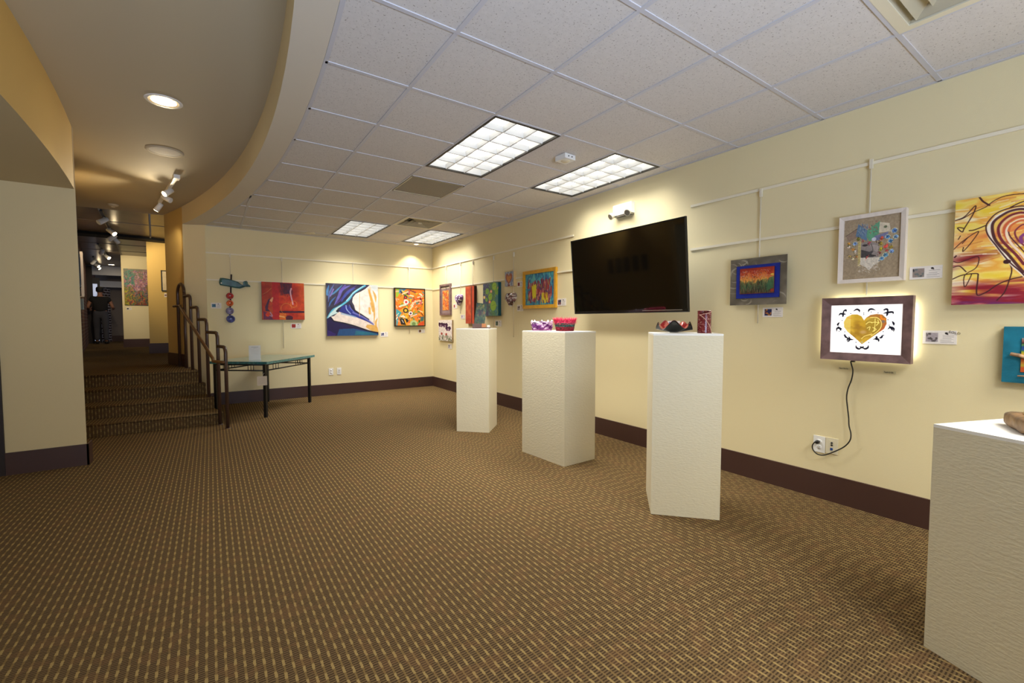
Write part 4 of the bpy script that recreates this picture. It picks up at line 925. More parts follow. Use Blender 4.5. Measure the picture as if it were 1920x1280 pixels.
A.poly(f(990, 500, 1080, 440, 1170, 460, 1220, 550, 1200, 640, 1140, 690, 1060, 660, 1000, 620), (140, 116, 44), .6)
for p in ((1060, 440, 1150, 440, 1215, 500, 1215, 590, 1160, 660, 1080, 720), (1130, 460, 1130, 560, 1120, 650), (1080, 520, 1130, 510, 1190, 520), (1000, 540, 1040, 510, 1090, 515), (1170, 480, 1180, 520, 1150, 560), (1020, 600, 1060, 580, 1050, 630), (1100, 590, 1150, 620, 1100, 650), (940, 760, 990, 720, 1090, 690)): A.line(f(*p), .006, (236, 216, 120), .9)
A.line(f(720, 440, 770, 450), .008, (200, 90, 30), .8); A.ell(*f(950, 815)[0], .015, .02, (170, 160, 110)); A.ell(*f(960, 660)[0], .06, .05, (176, 146, 120), .5, soft=.6); A.mix(msk * np.clip((A.X < .3) * .3, 0, 1), (240, 226, 150))
canvas('lit_panel', A, w - .10, h - .10, .004, t, (250, 250, 250), y=-0.056, m='glow')
bm = B(); bm_box(bm, -.075, -.055, -.05, -.03, -h / 2 - .012, -h / 2 + .01); obj('switch', bm, 'black', t)
# assumed strip lamps on the back of the box wash the wall around it
for sx, sz in ((-1, 0), (1, 0), (0, 1), (0, -1)):
    L = bpy.data.lights.new('back_strip_lamp', 'AREA'); L.shape = 'RECTANGLE'; L.size = .02 if sx else w * .8; L.size_y = .02 if sz else h * .8; L.energy = .27 if sz >= 0 else .07; L.color = (1, .97, .72)
    o = bpy.data.objects.new('back_strip_lamp', L); C.objects.link(o); o.location = (XR - .03, loc[1] - sx * (w / 2 - .015), loc[2] + sz * (h / 2 - .015))
    o.matrix_world = Matrix.Translation(o.location) @ Matrix(((0, 0, -1), (-1, 0, 0), (0, 1, 0))).to_4x4()
# cord
def cr(x, y, d): return Vector(on_x(1480 + x / 4.266, 660 + y / 4.266, XR - d))
pts = [(490, 72, .04), (497, 100, .035), (508, 150, .03), (497, 220, .028), (470, 290, .03), (458, 360, .03), (465, 440, .028), (474, 520, .03), (478, 590, .03), (492, 650, .035), (485, 705, .04), (440, 755, .04), (360, 795, .045), (280, 822, .045), (225, 815, .05), (190, 780, .05), (185, 745, .05), (205, 718, .045), (228, 714, .028)]
P = [tuple(v) for v in spline([cr(*p) for p in pts], 6)]
bm = B(); bm_tube(bm, P, .0042, 10); o = obj('power_cord', bm, 'cord'); tag(o, 'black power cord looping from the light box down to the wall outlet', 'cord')
bm = B(); p = cr(232, 715, .0); bm_tube(bm, [p + Vector((-.006, 0, 0)), p + Vector((-.03, 0, 0)), p + Vector((-.034, 0, 0))], [.014, .013, .007], 12); obj('plug', bm, 'cord', o)
# ---- big heart painting
q = (1790, 1920, 377, 358, 571.5, 570)
y0_ = on_x(1788, 470, XR - .045)[1]; z1_ = on_x(1790, 377, XR - .045)[2]; z0_ = on_x(1784, 571.5, XR - .045)[2]
w, h = .74, z1_ - z0_; t = thing('painting', 'large yellow and crimson swirling heart canvas cut by the frame edge', 'painting', (XR, y0_ - w / 2, (z1_ + z0_) / 2), -PI / 2)
yr = on_x(1919, 460, XR - .045)[1]; ue = (y0_ - yr) / w
def f(*p):
    out = []
    for cx, cy in zip(p[::2], p[1::2]):
        tt = (cx - 45) / (747 - 45); top = 195 - 100 * tt; bot = 1240 - 5 * tt
        out.append((tt * ue, (cy - top) / (bot - top)))
    return out
A = Art(420, 360, (226, 190, 60), 30)
A.ramp(A.noise(5, 14), [(.25, (236, 206, 60)), (.45, (240, 214, 110)), (.6, (232, 170, 70)), (.75, (244, 228, 180))])
A.mix(np.clip(1 - A.X * 9, 0, 1) * np.clip((A.Y - .2) * 4, 0, 1) * .7, (240, 232, 214))
A.mix(np.clip(1 - abs(A.Y - .42 + .25 * A.X) / .10, 0, 1) * A.noise(4, 16) * 1.4, (226, 130, 70)); A.mix(np.clip(1 - abs(A.Y - .2) / .12, 0, 1) * np.clip((A.X - .12) * 4, 0, 1) * A.noise(5, 16), (214, 96, 40))
streak = A.noise(3, 30, 2)
A.mix(np.clip(1 - abs(A.Y - .60 + .42 * A.X) / .085, 0, 1) * np.clip(streak * 3.2 - .8, 0, 1), (126, 24, 42)); A.mix(np.clip((A.Y - .78 + .1 * A.X) * 14, 0, 1) * np.clip(A.noise(3, 26) * 3 - .45, 0, 1), (140, 26, 44)); A.mix(np.clip((A.Y - .87) * 10, 0, 1) * np.clip(A.noise(6, 22) * 3 - 1.2, 0, 1), (110, 40, 96)); A.mix(np.clip((A.Y - .88) * 10, 0, 1) * np.clip(A.noise(6, 26) * 3 - 1.8, 0, 1), (226, 150, 150))
A.daubs(90, [(240, 214, 120), (206, 120, 60), (244, 232, 200)], (.05, .14), (.003, .008), (-.4, .1), (0, .05, .9, .6), .6)
dk = (64, 26, 30)
loops = [((760, 130, 560, 150, 440, 200, 360, 260, 240, 310, 130, 370, 50, 390), .006), ((55, 390, 150, 350, 255, 245, 240, 320, 150, 470, 130, 505, 80, 470, 95, 460, 150, 470), .007), ((290, 155, 330, 200, 370, 225, 400, 242), .010), ((205, 492, 260, 485, 380, 440), .008), ((45, 680, 150, 590, 300, 500, 240, 600, 150, 700, 150, 660), .006), ((90, 580, 112, 545), .006), ((60, 760, 75, 745), .01), ((135, 620, 200, 555), .006), ((45, 800, 120, 810, 290, 755, 320, 790, 290, 870, 180, 940, 175, 1040, 195, 1050, 240, 960, 250, 930), .006), ((50, 860, 120, 850, 190, 905), .007), ((45, 980, 150, 940, 300, 925, 318, 960, 310, 1100, 330, 1145, 420, 1110, 520, 1040, 640, 990, 747, 965), .008), ((630, 830, 650, 900, 630, 1000, 590, 1120, 520, 1200), .007), ((745, 205, 680, 230, 610, 265), .008)]
for p, wd in loops: A.line(f(*p), wd * .66, dk, .95)
def swirl(pts, wd, c): A.line(f(*pts), wd * .75, c, .95)
hl = [(900, 330, 760, 262, 620, 268, 480, 320, 400, 400, 376, 460, 400, 540, 480, 640, 560, 740, 640, 830, 740, 920, 800, 990),
      (880, 360, 745, 290, 620, 300, 520, 350, 450, 410, 440, 480, 470, 580, 540, 670, 610, 740, 700, 850, 760, 920),
      (860, 390, 745, 325, 640, 335, 560, 380, 510, 440, 500, 500, 530, 580, 600, 660, 680, 740, 760, 840),
      (850, 410, 745, 365, 660, 375, 590, 420, 560, 470, 570, 540, 620, 620, 700, 700, 770, 790),
      (840, 440, 745, 400, 680, 410, 620, 450, 600, 500, 620, 560, 690, 640, 760, 720), (830, 470, 745, 440, 690, 470, 660, 520, 690, 590, 750, 650)]
swirl([hl[0][i] + (28 if i % 2 == 0 else 24) for i in range(len(hl[0]))], .020, (240, 232, 220)); swirl([hl[2][i] + (18 if i % 2 == 0 else 14) for i in range(len(hl[2]))], .012, (236, 196, 150)); swirl(hl[3], .014, (200, 90, 60)); swirl([v + 22 for v in hl[3]], .012, (244, 226, 200))
swirl(hl[0], .007, dk); swirl(hl[1], .014, (72, 34, 40)); swirl(hl[2], .013, (110, 30, 46)); swirl(hl[4], .006, (84, 30, 50)); swirl(hl[4][:10], .012, (214, 110, 60)); swirl(hl[5], .008, (120, 40, 60)); A.line(f(745, 540, 720, 570, 730, 620), .012, (130, 60, 120))
A.ell(*f(600, 810)[0], .02, .02, dk)
canvas('canvas', A, w, h, 0.045, t, (226, 214, 200))
# ---- teal board with driftwood
y0_ = on_x(1880, 665, XR - .04)[1]; z1_ = on_x(1881, 612, XR - .04)[2]; z0_ = on_x(1879, 715.5, XR - .04)[2]
w, h = .36, z1_ - z0_; t = thing('driftwood_picture', 'teal board with a striped sunset panel and driftwood, cut by the frame edge', 'picture', (XR, y0_ - w / 2, (z1_ + z0_) / 2), -PI / 2)
A = Art(80, 80, (20, 112, 138), 33); A.vary(.15, 5, 5)
canvas('board', A, w, h, .04, t, (24, 96, 116))
A = Art(60, 120, (90, 130, 60), 34); A.ramp(A.Y + (A.noise(3, 5) - .5) * .06, [(0, (150, 146, 140)), (.1, (140, 80, 70)), (.16, (50, 44, 50)), (.2, (90, 150, 70)), (.27, (30, 70, 150)), (.34, (40, 90, 140)), (.38, (110, 150, 50)), (.46, (196, 170, 50)), (.54, (180, 150, 60)), (.58, (40, 30, 24)), (.62, (206, 90, 40)), (.72, (206, 130, 50)), (.8, (196, 180, 60)), (.86, (206, 90, 40)), (1, (196, 84, 36))])
canvas('sunset_panel', A, w * .64, h * .6, .006, t, (60, 60, 60), y=-.04, x=.004)
def dw(p0, p1, r, y=-.055):
    bm = B(); a_, b_ = Vector((p0[0], y, p0[1])), Vector((p1[0], y, p1[1])); n_ = 8
    P_ = [a_.lerp(b_, k / n_) + Vector((0, .002 * math.sin(k * 2.1), .004 * math.sin(k * 1.3))) for k in range(n_ + 1)]
    bm_tube(bm, P_, [r * (.7 + .3 * math.sin(.5 + 2.4 * k / n_)) for k in range(n_ + 1)], 8); obj('driftwood', bm, 'drift', t)
dw((-w / 2 + .03, .005), (w * .3, -.085), .011); dw((-w / 2 + .06, -.115), (w * .35, -.135), .005)
# ---- cards beside the art
def card(label, wall, q, thumb, side='L', ink=True, sold=False, name='title_card', fullw=None):
    loc, rz, w, h = place(wall, q, .004); t = thing(name, label, 'title card', loc, rz, 'title cards beside the art')
    A = Art(72, max(24, int(72 * h / w)), (236, 230, 224), 40); A.vary(.03)
    if ink:
        x0 = .54 if thumb else .1
        for k in range(6): A.line([(x0 + (.06 if k < 3 else 0), .36 + k * .1), (x0 + A.rng.uniform(.28, .42), .36 + k * .1)], .007, (120, 112, 112), .8, False)
        A.ell(x0 + .16, .2, .045, .08, (40, 36, 36)); A.ell(x0 + .2, .26, .02, .05, (60, 50, 50))
    canvas('card', A, w, h, .004, t, (220, 214, 206))
    if thumb is not None:
        T = Art(26, 24, thumb[0], 41); T.daubs(14, thumb, (.1, .4), (.05, .14), (0, 3)); T.vary(.12, 4, 4)
        canvas('thumbnail', T, w * .36 * (1 if w > h * 1.2 else 1.1), min(h * .68, w * .36), .001, t, (120, 110, 110), y=-.004, x=-w * .22)
    return t, w, h
card('title card with a blue thumbnail left of the whale discs', 'B', (395.5, 415, 567, 568, 577.5, 578.5), [(50, 100, 140), (70, 130, 160)])
card('title card with a red thumbnail under the red canvas', 'B', (545, 565, 606, 606, 615, 616), [(170, 50, 40), (140, 30, 30), (200, 90, 50)])
card('title card with a wave thumbnail right of the blue wave painting', 'B', (713.5, 727.5, 622, 622, 631, 631.5), [(40, 50, 110), (220, 216, 210), (30, 30, 50)])
card('title card with a tiny thumbnail under the black framed abstract', 'B', (784, 796.5, 617, 617, 623.5, 624), [(90, 70, 50), (160, 100, 50), (60, 80, 60)])
card('title card with an orange thumbnail right of the purple framed picture', 'R', (850, 857, 569.5, 569, 578, 578), [(176, 84, 50), (130, 60, 70)])
card('title card with a purple heart left of the tall red canvas', 'R', (864, 871.5, 590, 589.5, 597.5, 597.5), [(150, 120, 160), (230, 224, 230)])
card('title card under the white beaded butterfly panel', 'R', (840, 847, 645, 644.5, 653.5, 654), [(70, 60, 90), (210, 206, 206)])
card('title card with a green thumbnail under the water lily canvas', 'R', (928.5, 940, 601, 600, 611.5, 612), [(60, 80, 70), (90, 120, 80)])
card('title card with a red heart right of the little heart canvas', 'R', (970, 980, 528, 526.5, 538, 537.5), [(150, 70, 70), (110, 60, 60)])
card('title card with a grey heart right of the pink shell heart', 'R', (969.5, 981, 571.5, 570.5, 583.5, 583), [(110, 90, 90), (220, 216, 216), (150, 120, 120)])
card('title card with a blue thumbnail right of the yellow framed abstract', 'R', (1044.5, 1061, 560, 559, 573, 572.8), [(50, 60, 90), (190, 110, 90), (60, 100, 130)])
card('title card with a sunset thumbnail under the brushed metal panel', 'R', (1430, 1467.5, 577, 575.3, 594.5, 594), [(30, 40, 90), (206, 130, 50), (40, 50, 60), (90, 40, 60)])
card('title card with a grey collage thumbnail right of the whitewashed frame', 'R', (1705.5, 1767, 500.5, 496.5, 524, 521), [(150, 136, 130), (110, 120, 120), (60, 60, 66)])
t, w, h = card('title card stamped SOLD right of the light box', 'R', (1730, 1794, 617.5, 622, 643.5, 646), [(170, 160, 166), (80, 74, 76), (120, 112, 114)])
fc = bpy.data.curves.new('sold_text', 'FONT'); fc.body = 'SOLD'; fc.size = .019; fc.extrude = .0006; fc.align_x = 'LEFT'; fc.space_character = 1.15
fo = bpy.data.objects.new('sold_text_curve', fc); C.objects.link(fo)
me = bpy.data.meshes.new_from_object(fo.evaluated_get(bpy.context.evaluated_depsgraph_get())); bpy.data.objects.remove(fo)
me.name = 'sold_lettering'; me.materials.clear(); me.materials.append(M['soldink']); so = bpy.data.objects.new('sold_lettering', me); C.objects.link(so); so.parent = t
so.location = (w * .26, -.0065, h * .36); so.rotation_euler = (PI / 2, math.radians(13), 0)
# little handwritten switch strips below the light box
for k, (lab, q) in enumerate((('small clear strip with handwriting left of the power cord', (1572, 1594, 688, 688.5, 692.5, 693)), ('small clear strip with handwriting under the right corner of the light box', (1656, 1679.5, 693.5, 697, 699, 702.5)))):
    loc, rz, w, h = place('R', q, .003); t = thing('note_strip', lab, 'label', loc, rz, 'handwritten strips under the light box')
    A = Art(90, 20, (214, 204, 164), 50 + k); x = .08
    for j in range(9):
        dx = A.rng.uniform(.05, .11); A.line([(x, .6), (x + dx * .4, A.rng.uniform(.2, .45)), (x + dx * .7, .75), (x + dx, .5)], .012, (30, 28, 26), .95); x += dx + (.03 if j in (3, 5) else 0)
        if x > .9: break
    canvas('strip', A, w, h, .003, t, (214, 204, 170))
# ---- outlets
def outlet(label, wall, q, kind, mm='white'):
    loc, rz, w, h = place(wall, q, .006); t = thing('wall_outlet', label, 'outlet', loc, rz, 'wall outlets')
    bm = B(); bm_box(bm, -w / 2, w / 2, -.006, 0, -h / 2, h / 2); obj('cover_plate', bm, mm, t, bevel=.003)
    if kind == 'duplex':
        for s in (-1, 1):
            bm = B(); bm_lathe(bm, [(0, .0085), (.016, .0085), (.0175, .006)], 20, (0, 0, s * h * .17), '-y'); o = obj('receptacle', bm, mm, t)
            bm = B()
            for sx in (-.006, .006): bm_box(bm, sx - .001, sx + .001, -.0092, -.008, s * h * .17, s * h * .17 + .008)
            bm_tube(bm, [(0, -.008, s * h * .17 - .007), (0, -.0092, s * h * .17 - .007)], .0022, 8); obj('slots', bm, 'black', o)
    elif kind == 'data':
        bm = B(); bm_box(bm, -.02, .02, -.008, -.005, -h * .33, h * .36); obj('insert', bm, mm, t)
        bm = B()
        for z in (h * .2, h * .06): bm_lathe(bm, [(0, .012), (.006, .012), (.007, .008)], 12, (0, 0, z), '-y')
        obj('coax_jack', bm, 'black', t)
        bm = B(); bm_box(bm, -.009, .007, -.010, -.007, -h * .27, -h * .12); obj('data_jack', bm, mat('blue_jack', (30, 70, 140), .5), t)
    else:
        bm = B(); bm_box(bm, -.016, .016, -.009, -.005, -h * .3, h * .3); o = obj('insert', bm, mm, t)
        bm = B()
        for k in range(3): bm_box(bm, -.011, .011, -.0102, -.0085, -h * .2 + k * h * .17, -h * .2 + k * h * .17 + .004)
        obj('ports', bm, 'chrome', o)
outlet('white duplex outlet with the black plug in it', 'R', (1525, 1547, 815.5, 818.5, 846.5, 848.5), 'duplex')
outlet('ivory data outlet with a blue jack beside the plugged outlet', 'R', (1548.5, 1571, 819.5, 823, 848.5, 853), 'data', 'offwhite')
outlet('white outlet on the back wall, the one nearer the table', 'B', (616.5, 625, 690, 690, 703, 702.5), 'duplex')
outlet('white ported wall plate on the back wall, the one nearer the corner', 'B', (632, 640, 689, 689, 702, 701.5), 'port')
# ================================================================== PEDESTALS AND WHAT STANDS ON THEM
def pedestal(label, pts, h):
    cx = sum(p[0] for p in pts) / 4; cy = sum(p[1] for p in pts) / 4
    t = thing('display_pedestal', label, 'pedestal', (cx, cy, 0), 0, None)
    L_ = [(p[0] - cx, p[1] - cy) for p in pts]
    bm = B(); bm_prism(bm, L_, 0, h - .012); obj('pedestal_body', bm, 'ped', t, bevel=.003)
    bm = B(); bm_prism(bm, [(x, y) for x, y in L_], h - .012, h); obj('pedestal_top', bm, 'pedtop', t, bevel=.002)
    return t, cx, cy
def sq(a, ang, w, l):
    c, s = math.cos(ang), math.sin(ang); ux, uy = c * w, s * w; vx, vy = -s * l, c * l
    return [(a[0], a[1]), (a[0] + ux, a[1] + uy), (a[0] + ux + vx, a[1] + uy + vy), (a[0] + vx, a[1] + vy)]
P1 = sq((2.668, 4.38), math.radians(45), .42, .395)
P2 = [(2.594, 2.962), (2.985, 2.973), (2.965, 3.57), (2.556, 3.558)]
P3 = sq((2.734, 1.578), math.radians(42.8), .43, .434)
A4 = math.radians(-20.5); P4 = sq((2.343, .483), A4 - PI / 2, .50, .60)
p1, c1x, c1y = pedestal('white square pedestal farthest away, carrying the green glass panel', P1, 1.222)
p2, c2x, c2y = pedestal('wide white pedestal carrying two crocheted baskets', P2, 1.214)
p3, c3x, c3y = pedestal('tall white pedestal carrying the black bowl and red vase', P3, 1.226)
p4, c4x, c4y = pedestal('low white pedestal nearest the camera, carrying a stone', P4, .905)
# green fused glass panel in a wooden stand
ZP = 1.222
t = thing('glass_panel_stand', 'green mottled glass panel leaning in a wooden block stand', 'glass art', (2.66, 4.60, ZP), math.radians(-28))
bm = B(); bm_box(bm, -.075, .035, -.03, .03, 0, .056); obj('stand_block', bm, 'wood', t, bevel=.002)
bm = B(); bm_box(bm, .0355, .085, -.034, .03, .006, .056); obj('stand_end', bm, 'wood2', t, bevel=.002)
bm = B(); bm_box(bm, .03, .14, -.04, .035, 0, .012); obj('stand_foot', bm, 'wood', t, bevel=.002)
A = Art(70, 130, (60, 84, 30), 60); A.ramp(A.noise(6, 10), [(.25, (30, 54, 22)), (.45, (64, 92, 30)), (.6, (40, 96, 50)), (.75, (130, 130, 40))])
A.daubs(60, [(150, 150, 50), (36, 90, 46), (110, 80, 30), (180, 120, 40), (26, 44, 20)], (.08, .25), (.03, .06), (0, 3), al=.6); A.ell(.45, .45, .2, .17, (70, 34, 24), .9, soft=.5); A.ell(.82, .42, .13, .1, (190, 120, 40), .8, soft=.5); A.ell(.7, .12, .14, .08, (170, 170, 50), .7, soft=.5)
A.a *= .62
o = canvas('glass_panel', A, .125, .265, .008, t, (120, 140, 100), x=.0, z=.0, m='glaze'); o.location = (.022, -.002, .168); o.rotation_euler = (math.radians(-6), math.radians(7), 0)
tb, w, h = None, .03, .035
tt = thing('price_tag', 'tiny white tag standing behind the glass panel stand', 'price tag', (2.765, 4.545, ZP + .0), math.radians(-35))
bm = B(); bm_box(bm, -.016, .016, -.001, .001, 0, .038); o = obj('tag_card', bm, 'paper', tt)
bm = B(); bm_box(bm, .002, .008, -.0016, -.001, .022, .028); obj('tag_mark', bm, 'ink', tt)

def basket(name, label, loc, rx, ry, hh, flare, bands, seed, ruffle=0.0, rz=0, power=3.0):
    """crocheted bowl: rows of stitches around, colour bands, open inside"""
    t = thing(name, label, 'basket', loc, rz, 'crocheted baskets'); R_ = np.random.RandomState(seed)
    n, rows = 96, 26; V, Cc, Fc = [], [], []
    for side in (0, 1):
        for j in range(rows + 1):
            s = j / rows; sc = 1 + flare * s - side * .10
            for k in range(n):
                a = 2 * PI * k / n; c, sn = math.cos(a), math.sin(a); rr = (abs(c) ** power + abs(sn) ** power) ** (-1 / power)
                st = .035 * math.sin(j * PI / 1.3) * math.sin(k * PI / 2) + R_.uniform(-.02, .02); rf = ruffle * math.sin(9 * a + j * .9) * s
                z = hh * (s if not side else (.08 + .92 * s)) + ruffle * .10 * math.sin(11 * a + 1.0) * s * hh
                V.append((rx * rr * c * sc * (1 + st + rf * .4), ry * rr * sn * sc * (1 + st + rf * .4), z))
                Cc.append(np.clip(np.array(bands(s, a, R_), float) * R_.uniform(.75, 1.15), 0, 255))
    o = (rows + 1) * n
    for b0, fl in ((0, 0), (o, 1)):
        for j in range(rows):
            for k in range(n):
                q_ = (b0 + j * n + k, b0 + j * n + (k + 1) % n, b0 + (j + 1) * n + (k + 1) % n, b0 + (j + 1) * n + k); Fc.append(q_[::-1] if fl else q_)
    for k in range(n): Fc.append((rows * n + k, rows * n + (k + 1) % n, o + rows * n + (k + 1) % n, o + rows * n + k))
    Fc.append(tuple(range(n))[::-1]); Fc.append(tuple(o + k for k in range(n)))
    pyobj('basket_body', V, Fc, 'craft', t, Cc); return t, R_
def bands1(s, a, R_):
    w_ = math.sin(a * 5 + s * 7) * .5 + math.sin(a * 11 - s * 13) * .4 + R_.uniform(-.4, .4)
    if s > .62: return (232, 206, 226) if w_ > -.35 else (96, 40, 104)
    if s < .18: return (130, 70, 120) if w_ < .2 else (170, 120, 160)
    return (224, 196, 220) if w_ > .35 else ((120, 56, 120) if w_ > -.4 else (78, 28, 84))
ZB = 1.214
b1 = on_x(1016, 618, 2.745); b2 = on_x(1059, 618, 2.80)
t, R_ = basket('crocheted_basket', 'lilac and purple ruffled crocheted basket on the wide pedestal', (b1[0], b1[1], ZB), .094, .078, .092, .10, bands1, 3, .18, math.radians(-30))
for k in range(15):        # crocheted rosettes
    a = R_.uniform(0, 2 * PI); s = R_.uniform(.3, .95); rr = (abs(math.cos(a)) ** 3 + abs(math.sin(a)) ** 3) ** (-1 / 3) * (1 + .16 * s)
    p = Vector((.090 * rr * math.cos(a), .077 * rr * math.sin(a), .088 * s)); nrm = Vector((math.cos(a), math.sin(a), .1)).normalized(); up = Vector((0, 0, 1)); sd = up.cross(nrm)
    pts = [p + nrm * .004 + (sd * math.cos(q * .8) + up * math.sin(q * .8)) * (.004 + .0013 * q) for q in range(12)]
    bm = B(); bm_tube(bm, pts, .0042, 6); obj('rosette', bm, mat('purple_yarn', random.choice([(110, 44, 116), (150, 90, 150), (228, 204, 224), (92, 34, 98)]), .9), t)
for k in range(5):
    a = .2 + k * 1.25; rr = 1.35 if k % 2 else 1.2; p = Vector((.088 * rr * math.cos(a), .075 * rr * math.sin(a), .088))
    bm = B(); bm_lathe(bm, [(.012, -.004), (.009, .008), (0, .02)], 8, p); obj('picot', bm, mat('lilac_yarn', (234, 212, 230), .9), t)
def bands2(s, a, R_):
    if s > .70: return (200, 50, 96)
    if s > .52: return random.choice([(40, 50, 46), (150, 60, 80), (60, 110, 96)])
    if s > .36: return random.choice([(50, 110, 104), (30, 70, 66), (60, 60, 50)])
    return random.choice([(150, 30, 56), (120, 30, 44), (170, 50, 70), (60, 60, 50)])
t, R_ = basket('crocheted_basket', 'crimson and teal crocheted basket with a fuzzy pink rim', (b2[0], b2[1], ZB), .078, .078, .112, .26, bands2, 5, 0.0, 0, 2.4)
V, Fc, Cc = [], [], []
for k in range(1500):
    a = R_.uniform(0, 2 * PI); s = R_.uniform(.66, 1.02); rr = .080 * (1 + .26 * s) * (abs(math.cos(a)) ** 2.4 + abs(math.sin(a)) ** 2.4) ** (-1 / 2.4)
    p = np.array([rr * math.cos(a), rr * math.sin(a), .112 * s]); d = np.array([math.cos(a) * R_.uniform(.2, 1), math.sin(a) * R_.uniform(.2, 1), R_.uniform(-.1, 1.3) if s > .85 else R_.uniform(-.5, .6)]); d /= np.linalg.norm(d)
    l = R_.uniform(.016, .036); sd = np.array([-math.sin(a), math.cos(a), 0]) * .0018; i = len(V)
    V += [p - sd, p + sd, p + d * l]; Fc.append((i, i + 1, i + 2)); c = [(226, 60, 110), (240, 90, 130), (206, 40, 90), (250, 130, 150)][R_.randint(4)]; Cc += [c] * 3
pyobj('fuzzy_rim', V, Fc, 'craft', t, Cc)['kind'] = 'stuff'
# black ruffled bowl
ZV = 1.226
cb = on_y(1268, 622, 1.93); t = thing('ruffled_bowl', 'black wavy edged bowl with a red inside, beside the red vase', 'bowl', (2.70, 1.925, ZV), math.radians(35))
n, rings = 72, 16; V, Fc, Cc = [], [], []
for side in (0, 1):
    for j in range(rings + 1):
        s = j / rings
        for k in range(n):
            a = 2 * PI * k / n; fold = math.cos(5 * (a - PI)) * .8 + .2 * math.sin(2 * a + 1)
            r = .02 + .096 * s * (1 - .12 * fold * s); z = .004 + .050 * s ** 1.7 + .034 * fold * s ** 2.2 + (.003 if side else 0)
            V.append((r * math.cos(a), r * math.sin(a), max(z, 0.001 + .003 * side))); nz = math.sin(a * 7 + s * 9)
            Cc.append((26, 28, 24) if not side else ((150, 34, 26) if nz > -.3 else (206, 120, 100)))
o_ = (rings + 1) * n
for b0, fl in ((0, 1), (o_, 0)):
    for j in range(rings):
        for k in range(n):
            q_ = (b0 + j * n + k, b0 + j * n + (k + 1) % n, b0 + (j + 1) * n + (k + 1) % n, b0 + (j + 1) * n + k); Fc.append(q_[::-1] if fl else q_)
for k in range(n): Fc.append((rings * n + k, rings * n + (k + 1) % n, o_ + rings * n + (k + 1) % n, o_ + rings * n + k))
Fc.append(tuple(range(n))); Fc.append(tuple(o_ + k for k in range(n))[::-1])
pyobj('bowl_shell', V, Fc, 'glaze', t, Cc, True)
t = thing('title_card', 'small card with a blue picture standing behind the black bowl', 'title card', (2.83, 2.02, ZV), math.radians(-38))
A = Art(60, 36, (236, 230, 226), 44); A.rect(.1, .12, .46, .8, (96, 116, 160)); A.rect(.3, .12, .44, .8, (60, 84, 140)); A.ell(.62, .25, .05, .1, (40, 40, 40))
for k in range(3): A.line([(.56, .45 + k * .14), (.86, .45 + k * .14)], .01, (150, 130, 130), .8, False)
o = canvas('card', A, .088, .056, .002, t, (220, 216, 210)); o.location = (0, 0, .056 ); 
bm = B(); bm_box(bm, -.03, .03, -.004, .02, 0, .03); obj('card_rest', bm, 'paper', t)
# red glass cylinder with a spiral seam
cv = (2.795, 1.755); t = thing('spiral_vase', 'dark red speckled glass cylinder vase with a pale spiral seam', 'vase', (cv[0], cv[1], ZV), math.radians(-60))
n, rows, R0, HH = 64, 40, .047, .155; V, Fc, Cc = [], [], []; R_ = np.random.RandomState(8)
for j in range(rows + 1):
    for k in range(n + 1):
        a = 2 * PI * k / n; s = j / rows; top = HH * (1 - .20 * max(0, 1 - k / (n * .45))) ; r = R0 * (1 - .10 * k / n)
        V.append((r * math.cos(a - 2.2), r * math.sin(a - 2.2), s * top)); sp = R_.rand(); Cc.append((94, 20, 26) if sp < .7 else ((130, 50, 56) if sp < .93 else (190, 150, 140)))
for j in range(rows):
    for k in range(n): Fc.append((j * (n + 1) + k, j * (n + 1) + k + 1, (j + 1) * (n + 1) + k + 1, (j + 1) * (n + 1) + k))
Fc.append(tuple(range(n))[::-1]); o = pyobj('vase_wall', V, Fc, 'glaze', t, Cc, True); sm = o.modifiers.new('thick', 'SOLIDIFY'); sm.thickness = .004
bm = B(); bm_tube(bm, [((R0 + .0015) * math.cos(-2.2 + q * 1.15 * PI * .55), (R0 + .0015) * math.sin(-2.2 + q * 1.15 * PI * .55), HH * (.80 - .8 * q ** 1.6)) for q in [i / 16 for i in range(17)]], .0022, 6); bm_tube(bm, [V[rows * (n + 1) + k] for k in range(0, n + 1, 2)], .002, 6); obj('pale_seam', bm, mat('pale_seam', (206, 160, 140), .3), t)
# stone with a shell cluster on the near pedestal
sc_ = on_z(1915, 806, .905); t = thing('carved_stone', 'brown rough stone with a cream shell cluster on the low pedestal', 'stone', (2.475, .235, .905), math.radians(20))
n, rings = 40, 18; V, Fc = [], []; R_ = np.random.RandomState(4); ph = R_.uniform(0, 6, 8)
for j in range(rings + 1):
    th = PI * j / rings
    for k in range(n):
        a = 2 * PI * k / n; c, s = math.cos(a), math.sin(a); pr = (abs(c) ** 5 + abs(s) ** 5) ** (-1 / 5); rr = max(0, math.sin(th)) ** .28 * pr * (1 + .05 * math.sin(3 * a + ph[0]) + .03 * math.sin(7 * a + ph[1] + th * 3))
        V.append((.115 * rr * c, .062 * rr * s, .029 - .029 * math.copysign(abs(math.cos(th)) ** .6, math.cos(th)) * (1 + .0 * c)))
for j in range(rings):
    for k in range(n): Fc.append((j * n + k, j * n + (k + 1) % n, (j + 1) * n + (k + 1) % n, (j + 1) * n + k))
pyobj('stone_body', V, Fc, 'stone', t, None, True)
for k in range(20):
    a = R_.uniform(0, 6.28); r = R_.uniform(0, .075); p = Vector((r * 1.05 * math.cos(a) - .01, r * .5 * math.sin(a), .060 + R_.uniform(0, .008))); sz = R_.uniform(.008, .015)
    bm = B(); bm_lathe(bm, [(0, -sz * .6), (sz * .8, -sz * .3), (sz, 0), (sz * .7, sz * .5), (0, sz * .75)], 10, p); obj('shell', bm, 'shell', t)
